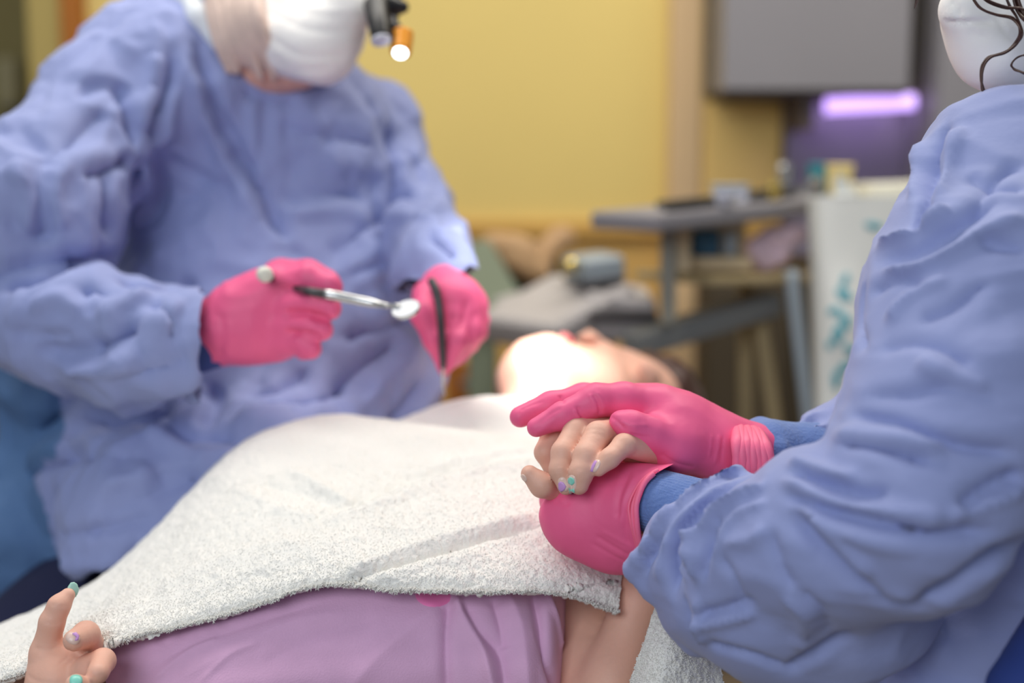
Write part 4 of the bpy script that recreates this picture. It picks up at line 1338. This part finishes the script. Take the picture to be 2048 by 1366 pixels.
link('lamp_lens', tube_me('lamp_lens', [([P(801, 104, 1.4095), P(800.5, 107, 1.408), P(800, 111, 1.407)], [0.0066, 0.0068, 0.0055])], 20), M['lamp'], lamp)

# mouth mirror and probe
mm = empty('mouth_mirror', P(660, 590, 1.30), 'steel mouth mirror with a shining round tip in a pink glove', 'mouth mirror')
link('handle', tube_me('handle', [([P(655, 589, 1.287), P(662, 590, 1.285), P(740, 605, 1.285), P(778, 612, 1.275)], [0.005, 0.005, 0.0045, 0.0022])], 12), M['steel'], mm)
link('grip', tube_me('grip', [([P(532, 551, 1.295), P(565, 566, 1.33), P(602, 579, 1.30), P(620, 583, 1.285), P(655, 589, 1.2868)], [0.0035, 0.0035, 0.0035, 0.004, 0.0045])], 10), M['dark_metal'], mm)
link('neck', tube_me('neck', [([P(778, 612, 1.275), P(792, 610, 1.272), P(800, 614, 1.27)], 0.0018)], 8), M['steel'], mm)
a0 = P(812, 619, 1.268)
ax = Vector(UPV * .75 - FWD * .55 + RGT * -.25)
lathe('mirror_head', a0, [(0.0125, -0.002), (0.0135, 0.0), (0.0135, 0.001)], M['steel'], mm, ax)
lathe('mirror_face', a0 + np.array(ax.normalized()) * 0.0011, [(0.0125, 0), (0.0125, 0.0004)], mat('bright_mirror', (250, 252, 255), 0.25, metal=0.3), mm, ax)
link('end_knob', tube_me('end_knob', [([P(526, 547, 1.292), P(530, 549, 1.286), P(534, 551, 1.28)], [0.0065, 0.0075, 0.006])], 14), M['paper'], mm)
pb = empty('probe', P(880, 620, 1.365), 'thin dark probe pinched in the dentist lower glove', 'probe')
link('handle', tube_me('handle', [([P(862, 560, 1.365), P(874, 590, 1.357), P(882, 650, 1.353), P(886, 735, 1.363)], [0.004, 0.0045, 0.004, 0.003])], 10), M['dark_metal'], pb)
link('tip', tube_me('tip', [([P(886, 735, 1.363), P(886, 770, 1.367), P(890, 790, 1.369)], [0.002, 0.0014, 0.0007])], 8), M['steel'], pb)
# ------------------------------------------------------------------ the assistant
ass = empty('person', P(1900, 1400, 1.0), 'assistant in blue gown and white mask holding the patient hand', 'person')
f = Field(0.0034)
CH(f, [(2040, 385, 1.00, 195), (1975, 620, 0.95, 240), (1915, 850, 0.90, 215), (1830, 1035, 0.87, 195)], k=0.03)       # upper arm
CH(f, [(2300, 400, 1.10, 220), (2040, 385, 1.00, 195)], k=0.05, new=False)                                             # shoulders
CH(f, [(1830, 1035, 0.87, 190), (1640, 1075, 0.91, 162), (1500, 1110, 0.95, 136), (1390, 1110, 0.985, 106)], k=0.03, kout=0.012)    # forearm sleeve
CH(f, [(1780, 1210, 0.95, 100), (1690, 1245, 0.95, 108), (1600, 1225, 0.955, 120), (1520, 1220, 0.96, 120), (1430, 1205, 0.978, 84)], k=0.06, new=False)
CH(f, [(2290, 600, 1.08, 300), (2240, 1000, 1.05, 360), (2150, 1350, 1.02, 360)], k=0.06, kout=0.02)                   # trunk
CH(f, [(1880, 1500, 1.02, 190), (1640, 1480, 1.04, 120)], k=0.05, new=False)
CH(f, [(1650, 905, 1.125, 74), (1720, 880, 1.13, 86), (1800, 820, 1.12, 105)], k=0.02, kout=0.02)
CH(f, [(1665, 822, 1.12, 10), (1622, 836, 1.115, 13), (1580, 862, 1.11, 10)], k=0.004, kout=0.006)
CH(f, [(1670, 845, 1.105, 10), (1630, 858, 1.10, 12), (1592, 876, 1.095, 8)], k=0.004, kout=0.005)
CH(f, [(1650, 820, 1.13, 14), (1612, 838, 1.13, 14)], k=0.004, kout=0.006)
# the bunched end of the near sleeve
CH(f, [(1474, 934, 0.985, 15), (1400, 984, 0.966, 18), (1342, 1040, 0.962, 18), (1278, 1112, 0.975, 13), (1264, 1142, 0.985, 11)], k=0.004, kout=0.006)
CH(f, [(1474, 934, 0.985, 14), (1530, 970, 0.962, 15), (1580, 985, 0.95, 10)], k=0.004, kout=0.008)
CH(f, [(1500, 972, 0.95, 10), (1425, 1000, 0.945, 13), (1388, 1040, 0.944, 13), (1380, 1080, 0.945, 10)], k=0.004, kout=0.006)
CH(f, [(1395, 1060, 0.942, 10), (1388, 1110, 0.94, 13), (1392, 1160, 0.945, 10)], k=0.004, kout=0.006)
CH(f, [(1264, 1142, 0.985, 11), (1298, 1178, 0.982, 13), (1334, 1200, 0.985, 11), (1344, 1240, 0.985, 11), (1384, 1298, 0.985, 11), (1408, 1300, 0.982, 8)], k=0.004, kout=0.01)
CH(f, [(1350, 1190, 0.952, 10), (1372, 1230, 0.952, 12), (1400, 1290, 0.965, 10)], k=0.004, kout=0.006)
f.carve([S(1490, 960, 0.942, 10), S(1425, 1010, 0.938, 22), S(1368, 1068, 0.937, 27), S(1354, 1130, 0.938, 24), S(1346, 1185, 0.94, 10)], k=0.014)
v, fc = f.mesh(smooth=2)
AS = [
    # elbow V
    ([(1590, 1010), (1640, 1090), (1720, 1165), (1800, 1222)], 16, -9), ([(1800, 1222), (1880, 1185), (1960, 1135), (2048, 1085)], 16, -12), ([(1600, 1000), (1670, 1080), (1750, 1150)], 16, 5),
    # inside of elbow pleats
    ([(1570, 985), (1650, 1020), (1740, 1045), (1880, 1065), (2000, 1060)], 11, -8), ([(1560, 960), (1660, 1000), (1780, 1025), (1900, 1040)], 13, 7), ([(1575, 1005), (1650, 1045), (1740, 1075), (1850, 1085)], 12, 6),
    ([(1590, 940), (1640, 965), (1710, 990), (1780, 985)], 10, -7), ([(1580, 925), (1650, 945), (1720, 960)], 12, 6), ([(1690, 890), (1780, 905), (1860, 930)], 12, -7), ([(1680, 870), (1780, 885), (1880, 905)], 12, 6),
    ([(1700, 830), (1800, 850), (1920, 890), (2040, 905)], 12, -7), ([(1700, 850), (1800, 870), (1900, 905)], 10, 4), ([(1720, 790), (1820, 790), (1900, 770), (1990, 800)], 14, -5), ([(1920, 1020), (1980, 980), (2048, 950)], 16, -7),
    ([(1900, 1040), (1980, 1000), (2048, 975)], 14, 6), ([(1840, 720), (1900, 760), (1980, 780)], 16, 5), ([(1760, 700), (1850, 690), (1950, 730)], 14, -5),
    # shoulder and upper arm
    ([(1900, 250), (1870, 320), (1850, 400), (1830, 470)], 11, -10), ([(1850, 290), (1840, 350), (1828, 400)], 10, 6), ([(1925, 260), (1900, 340), (1880, 400)], 14, 7),
    ([(1930, 350), (1990, 375), (2048, 390)], 14, -5), ([(1940, 430), (1990, 360), (2040, 330)], 14, -6), ([(1760, 520), (1830, 500), (1930, 440), (2000, 400)], 14, -7), ([(1750, 490), (1830, 460), (1900, 420)], 14, 7),
    ([(1760, 540), (1850, 530), (1960, 470), (2048, 440)], 14, 6), ([(1745, 590), (1800, 560), (1850, 580)], 14, -5), ([(1780, 650), (1830, 590), (1900, 560)], 14, 6), ([(1840, 640), (1900, 620), (1980, 560)], 16, -5),
    ([(1960, 470), (2000, 490), (2048, 500)], 12, -6), ([(1730, 560), (1722, 640), (1730, 700)], 10, -5),
    # gathered wrist of the near sleeve
    ([(1488, 966), (1430, 1004), (1378, 1058), (1358, 1120), (1354, 1185)], 8, -9), ([(1500, 985), (1440, 1020), (1396, 1066), (1380, 1120), (1376, 1170)], 9, 6), ([(1465, 955), (1410, 994), (1350, 1052), (1326, 1110), (1322, 1160)], 9, 4),
    ([(1440, 1030), (1418, 1075), (1408, 1130)], 6, -5), ([(1535, 1000), (1470, 1030), (1440, 1080), (1432, 1130)], 8, 4), ([(1330, 1070), (1306, 1110), (1296, 1150)], 6, -5), ([(1372, 1190), (1380, 1235), (1398, 1285)], 6, -5),
    ([(1480, 925), (1440, 955), (1390, 985), (1350, 1020)], 8, 8), ([(1530, 965), (1460, 1000), (1410, 1030)], 8, 6),
    ([(1350, 1010), (1310, 1060), (1285, 1110)], 10, 6), ([(1395, 1060), (1388, 1110), (1392, 1160)], 9, 8), ([(1420, 1070), (1412, 1120), (1402, 1160)], 7, -6),
    ([(1300, 1050), (1305, 1090), (1290, 1130)], 7, -5), ([(1390, 1230), (1450, 1215), (1510, 1200)], 8, -5), ([(1395, 1250), (1450, 1240), (1510, 1220)], 9, 5), ([(1430, 1110), (1470, 1150), (1480, 1200)], 10, -4),
    ([(1440, 1090), (1500, 1080), (1530, 1060)], 12, 4), ([(1400, 1200), (1400, 1250), (1410, 1290)], 8, 6), ([(1540, 1060), (1560, 1130), (1590, 1180)], 14, -4),
    ([(1410, 1290), (1500, 1310), (1570, 1340)], 9, -7), ([(1600, 1180), (1640, 1210), (1660, 1270)], 12, -4), ([(1570, 1190), (1610, 1230), (1600, 1300)], 12, 4), ([(1700, 1260), (1640, 1300), (1570, 1350)], 12, -8),
    ([(1640, 850), (1610, 865), (1590, 880)], 5, -4), ([(1650, 870), (1620, 880)], 5, 4), ([(1630, 825), (1620, 850), (1600, 862)], 4, -4),
]
v = strokes(v, fc, AS, gain=1.35)
v = crumple(v, fc, 0.0045, 13, 91, (.4, .4, 1.3), 0.6)
v = crumple(v, fc, 0.0026, 26, 92, (.5, .5, 1.2), 0.7)
v = laplace(v, fc, 1)
link('gown', from_np('gown', v, fc), M['gown'], ass)
# navy trousers at the lower corner
f = Field(0.007)
CH(f, [(2180, 1280, 0.90, 130), (2060, 1400, 0.86, 95)], k=0.03)
v, fc = f.mesh(smooth=2)
link('trousers', from_np('trousers', v, fc), mat('royal_scrubs', (40, 62, 132), 0.85), ass)
# body
f = Field(0.005)
EC(f, 2090, -90, 1.13, 170, 230, 190, k=0.03)
EC(f, 2020, 60, 1.10, 100, 110, 100, k=0.03, new=False)
CH(f, [(2110, 60, 1.15, 95), (2180, 300, 1.12, 120)], k=0.03, new=False)
CH(f, [(2190, 380, 1.12, 150), (2240, 1000, 1.07, 220), (2160, 1330, 1.03, 240)], k=0.05, new=False)
CH(f, [(2190, 380, 1.12, 120), (2040, 420, 1.0, 120), (1920, 800, 0.92, 110), (1830, 1030, 0.88, 100), (1500, 1080, 0.985, 45), (1330, 1010, 1.045, 38), (1230, 1030, 1.048, 40)], k=0.03, new=False)
CH(f, [(2190, 380, 1.12, 120), (1900, 700, 1.14, 80), (1700, 890, 1.13, 60), (1480, 910, 1.095, 36), (1370, 860, 1.085, 34)], k=0.03, new=False)
v, fc = f.mesh(smooth=2)
link('body', from_np('body', v, fc), M['skin_warm'], ass)
eyes(bvh(v, fc), [(1978, -95), (2052, -100)], ass)
# mask
f = Field(0.0028)
EC(f, 2010, 30, 1.075, 128, 118, 95, k=0.02)
CH(f, [(1925, 20, 1.045, 48), (1985, 105, 1.06, 62), (2030, 130, 1.07, 62)], k=0.03, new=False)
v, fc = f.mesh(smooth=2)
v = strokes(v, fc, [([(1878, 42), (1930, 44), (1990, 42)], 5, -3), ([(1885, 34), (1930, 34), (1980, 32)], 5, 2), ([(1990, 20), (2010, 60), (2040, 90)], 6, -2), ([(1935, 60), (1960, 72), (1975, 66)], 8, -1.5), ([(1900, 0), (1920, 20), (1915, 36)], 6, -2)])
mk = link('mask', from_np('mask', v, fc), M['mask'], ass)
# hair: loose curls in front of the mask
d0 = 0.995
curls = [([(1935, -20), (1958, 12), (1990, 28), (2024, 36), (2040, 58), (2032, 84), (2008, 104), (1980, 112), (1966, 130), (1961, 155), (1966, 180), (1972, 196)], 2.6),
         ([(1950, -20), (1975, 2), (2010, 14), (2040, 16), (2070, 30)], 2.4), ([(2075, 155), (2048, 146), (2026, 136), (2024, 126), (2036, 114), (2060, 108)], 1.6),
         ([(2005, -20), (2018, 10), (2036, 40), (2042, 66), (2030, 88)], 2.2), ([(2060, -300), (1960, -270), (1890, -190), (1845, -90), (1838, -40), (1834, -4), (1829, 16)], 1.8),
         ([(2030, -30), (2038, 10), (2060, 50), (2080, 80)], 4.5), ([(2020, -30), (2032, 16), (2052, 40), (2080, 60)], 3.5)]
lst = []
for pts, r in curls:
    n = len(pts)
    for k in range(3):
        j = rng.normal(0, 1.4, (n, 2))
        lst.append(([P(x + j[i, 0] + k, y + j[i, 1] + k, d0 - 0.002 * k - (0.0 if x < 2040 else 0.01)) for i, (x, y) in enumerate(pts)],
                    [r * 0.36e-3 * (0.9 if 0 < i < n - 1 else 0.5) for i in range(n)]))
hr = link('hair', tube_me('hair', lst, 6), M['brown_hair'], ass)
f = Field(0.005)
EC(f, 2125, -205, 1.15, 190, 170, 195, k=0.03)
EC(f, 2190, -60, 1.17, 150, 230, 170, k=0.03, new=False)
v, fc = f.mesh(smooth=2)
v = cloth_noise(v, fc, 0.012, 40, 95, (1, 1, .35))
link('hair_mass', from_np('hair_mass', v, fc), M['brown_hair'], hr)

# knitted cuffs
f = Field(0.0011)
CH(f, [(1320, 1006, 1.030, 66), (1395, 1030, 1.012, 72)], k=0.01)
v, fc = f.mesh(smooth=1)
# ribs run along the arm: fine ridges around it
axis = P(1400, 1030, 0.995) - P(1322, 1005, 1.015); axis /= np.linalg.norm(axis)


def ribs(v, fc, c, axis, n, amp, seed=1):
    u = np.cross(axis, (0, 0, 1)); u /= np.linalg.norm(u); w = np.cross(axis, u)
    r = v - c
    a = np.arctan2(r @ w, r @ u)
    return v + normals(v, fc) * (amp * np.cos(a * n) + 0.0006 * (vnoise(v * 120, seed) - .5))[:, None]


v = ribs(v, fc, P(1322, 1005, 1.015), axis, 46, 0.00042)
link('knit_cuff', from_np('knit_cuff', v, fc), M['knit'], ass)
f = Field(0.002)
CH(f, [(1480, 905, 1.095, 54), (1540, 905, 1.10, 58), (1680, 905, 1.12, 62)], k=0.01)
CH(f, [(1482, 872, 1.11, 26), (1520, 862, 1.11, 22), (1548, 880, 1.095, 18)], k=0.008, kout=0.005)
CH(f, [(1520, 858, 1.11, 20), (1545, 868, 1.10, 20), (1556, 900, 1.08, 18), (1556, 940, 1.075, 18)], k=0.006, kout=0.003)
v, fc = f.mesh(smooth=1)
v = cloth_noise(v, fc, 0.0012, 60, 97)
link('knit_cuff', from_np('knit_cuff', v, fc), M['knit'], ass)

# glove on her near hand, under the patient's
f = Field(0.0014)
EC(f, 1238, 1033, 1.045, 98, 103, 52, k=0.02, roll=-25)
EC(f, 1165, 1040, 1.05, 84, 78, 46, k=0.02, new=False, roll=20)
CH(f, [(1296, 1012, 1.035, 78), (1345, 1006, 1.026, 78)], k=0.02, new=False)
CH(f, [(1265, 1080, 1.045, 52), (1240, 1090, 1.05, 46)], k=0.02, new=False)
CH(f, [(1115, 1030, 1.06, 34), (1108, 1000, 1.085, 24), (1130, 960, 1.105, 22), (1180, 930, 1.115, 20)], k=0.008, kout=0.01)
CH(f, [(1130, 1060, 1.065, 32), (1128, 1010, 1.10, 24), (1150, 970, 1.12, 22), (1200, 940, 1.128, 20)], k=0.008, kout=0.008)
CH(f, [(1160, 1080, 1.07, 30), (1160, 1030, 1.11, 24), (1185, 985, 1.13, 22), (1230, 950, 1.138, 19)], k=0.008, kout=0.008)
CH(f, [(1195, 1095, 1.07, 28), (1200, 1050, 1.115, 22), (1225, 1005, 1.13, 20), (1255, 980, 1.138, 18)], k=0.008, kout=0.008)
CH(f, [(1290, 975, 1.05, 34), (1275, 945, 1.085, 27), (1225, 925, 1.115, 22)], k=0.008, kout=0.008)
v, fc = f.mesh(smooth=1)
v = strokes(v, fc, [([(1262, 935), (1240, 990), (1235, 1040)], 9, -1.6), ([(1285, 960), (1258, 1010), (1252, 1060), (1262, 1100)], 8, -1.6), ([(1272, 950), (1246, 1000), (1243, 1060)], 6, 0.9),
                   ([(1190, 1070), (1230, 1095), (1262, 1112)], 5, -0.9), ([(1200, 1060), (1240, 1082), (1265, 1095)], 4, 0.6), ([(1180, 1085), (1225, 1110), (1255, 1125)], 4, -0.7),
                   ([(1110, 1000), (1122, 1010), (1140, 1006)], 4, -0.8)])
v = cloth_noise(v, fc, 0.0006, 45, 81)
px, py, dd = to_px(v)
ex = np.interp(py, [925, 945, 965, 1010, 1060, 1095, 1150], [1352, 1314, 1293, 1277, 1280, 1288, 1300])
v, fc = trim(v, fc, (px - ex) * dd / FPX, RGT, px > 1240)
link('glove', from_np('glove', v, fc), M['glove'], ass)
# rolled edge of that glove
gt = bvh(v, fc)
lst = []
edge_px = [(1326, 939), (1312, 946), (1295, 963), (1283, 988), (1277, 1012), (1278, 1040), (1281, 1066), (1287, 1094)]
for k, (ox, r) in enumerate(((2, 0.0022), (8, 0.0016), (14, 0.0011))):
    pts = []
    for x, y in edge_px:
        h = hit(gt, x - ox - 2, y + 2)
        if h is not None: pts.append(h[0] + h[1] * (0.0006 - 0.0003 * k) + RGT * (0.0006 * k * math.sin(y / 25 + k)))
    if len(pts) > 3: lst.append((pts, r))
link('glove_roll', tube_me('glove_roll', lst, 8), M['glove_edge'], ass)

# glove on her far hand, on top
f = Field(0.0014)
CH(f, [(1530, 914, 1.097, 58), (1486, 908, 1.092, 54), (1424, 884, 1.086, 51), (1365, 846, 1.08, 50), (1318, 812, 1.076, 42)], k=0.02)
CH(f, [(1424, 905, 1.07, 52), (1350, 890, 1.055, 42), (1340, 850, 1.065, 44)], k=0.02, new=False)
CH(f, [(1400, 870, 1.10, 46), (1320, 820, 1.11, 42)], k=0.02, new=False)
CH(f, [(1312, 816, 1.072, 43), (1248, 801, 1.062, 34), (1192, 800, 1.056, 31), (1126, 831, 1.052, 25.5), (1073, 855, 1.052, 19.5)], k=0.006, kout=0.006)
CH(f, [(1310, 806, 1.095, 40), (1168, 796, 1.09, 28), (1102, 810, 1.085, 25.5), (1041, 833, 1.08, 21.5)], k=0.006, kout=0.003)
CH(f, [(1312, 822, 1.115, 36), (1200, 818, 1.125, 26), (1130, 850, 1.125, 23), (1112, 884, 1.115, 18)], k=0.006, kout=0.004)
CH(f, [(1330, 840, 1.125, 32), (1240, 845, 1.14, 23), (1180, 875, 1.145, 20), (1160, 900, 1.14, 16)], k=0.006, kout=0.004)
CH(f, [(1239, 842, 1.036, 20), (1262, 851, 1.036, 27), (1300, 868, 1.042, 33), (1355, 893, 1.052, 42)], k=0.008, kout=0.008)
glove('glove', f, [([(1155, 812), (1162, 830), (1168, 846)], 4, -1.5), ([(1148, 818), (1156, 834), (1160, 850)], 3, 1.0), ([(1186, 790), (1196, 806), (1200, 828)], 3.5, -1.4), ([(1178, 788), (1189, 806), (1192, 828)], 3, 1.0),
                   ([(1192, 782), (1204, 800), (1208, 820)], 3, 0.8), ([(1120, 790), (1124, 800), (1128, 808)], 4, -1.4), ([(1078, 850), (1098, 830), (1125, 816)], 4, -0.7), ([(1070, 868), (1090, 856), (1110, 838)], 4, 0.7),
                   ([(1222, 834), (1234, 842), (1250, 858)], 4, -1.2), ([(1240, 842), (1265, 852), (1296, 850)], 4, 0.8), ([(1258, 866), (1276, 872), (1300, 876)], 3, -0.7),
                   ([(1438, 870), (1436, 896), (1428, 930)], 2.5, 0.7), ([(1446, 870), (1444, 900), (1440, 930)], 2.5, -0.7), ([(1424, 868), (1422, 890), (1418, 915)], 2.5, 0.5), ([(1040, 822), (1060, 812), (1090, 802)], 3, -0.5),
                   ([(1320, 905), (1350, 925), (1390, 935)], 6, -0.8)], ass, amp=0.0006, freq=45)
# its crumpled cuff
lst = []
for k in range(7):
    s = k / 6
    x0, x1 = 1474 + 26 * s, 1478 + 62 * s
    lst.append(([P(1476 + 16 * s, 862 - 2 * s, 1.11), P(x0 + 16 * s, 858 + 5 * s, 1.07), P(x0 + 30 * s, 884 + 8 * s, 1.045), P(x0 + 40 * s, 915 + 8 * s, 1.04), P(x1 - 3, 945 + 16 * s, 1.045), P(x1 - 8 * s - 8, 965 + 14 * s, 1.06)],
                [0.003, 0.0042, 0.0044, 0.0044, 0.004, 0.003] if k % 2 else [0.0026, 0.0034, 0.005, 0.0036, 0.0046, 0.003]))
link('glove_roll', tube_me('glove_roll', lst, 8), M['glove_edge'], ass)
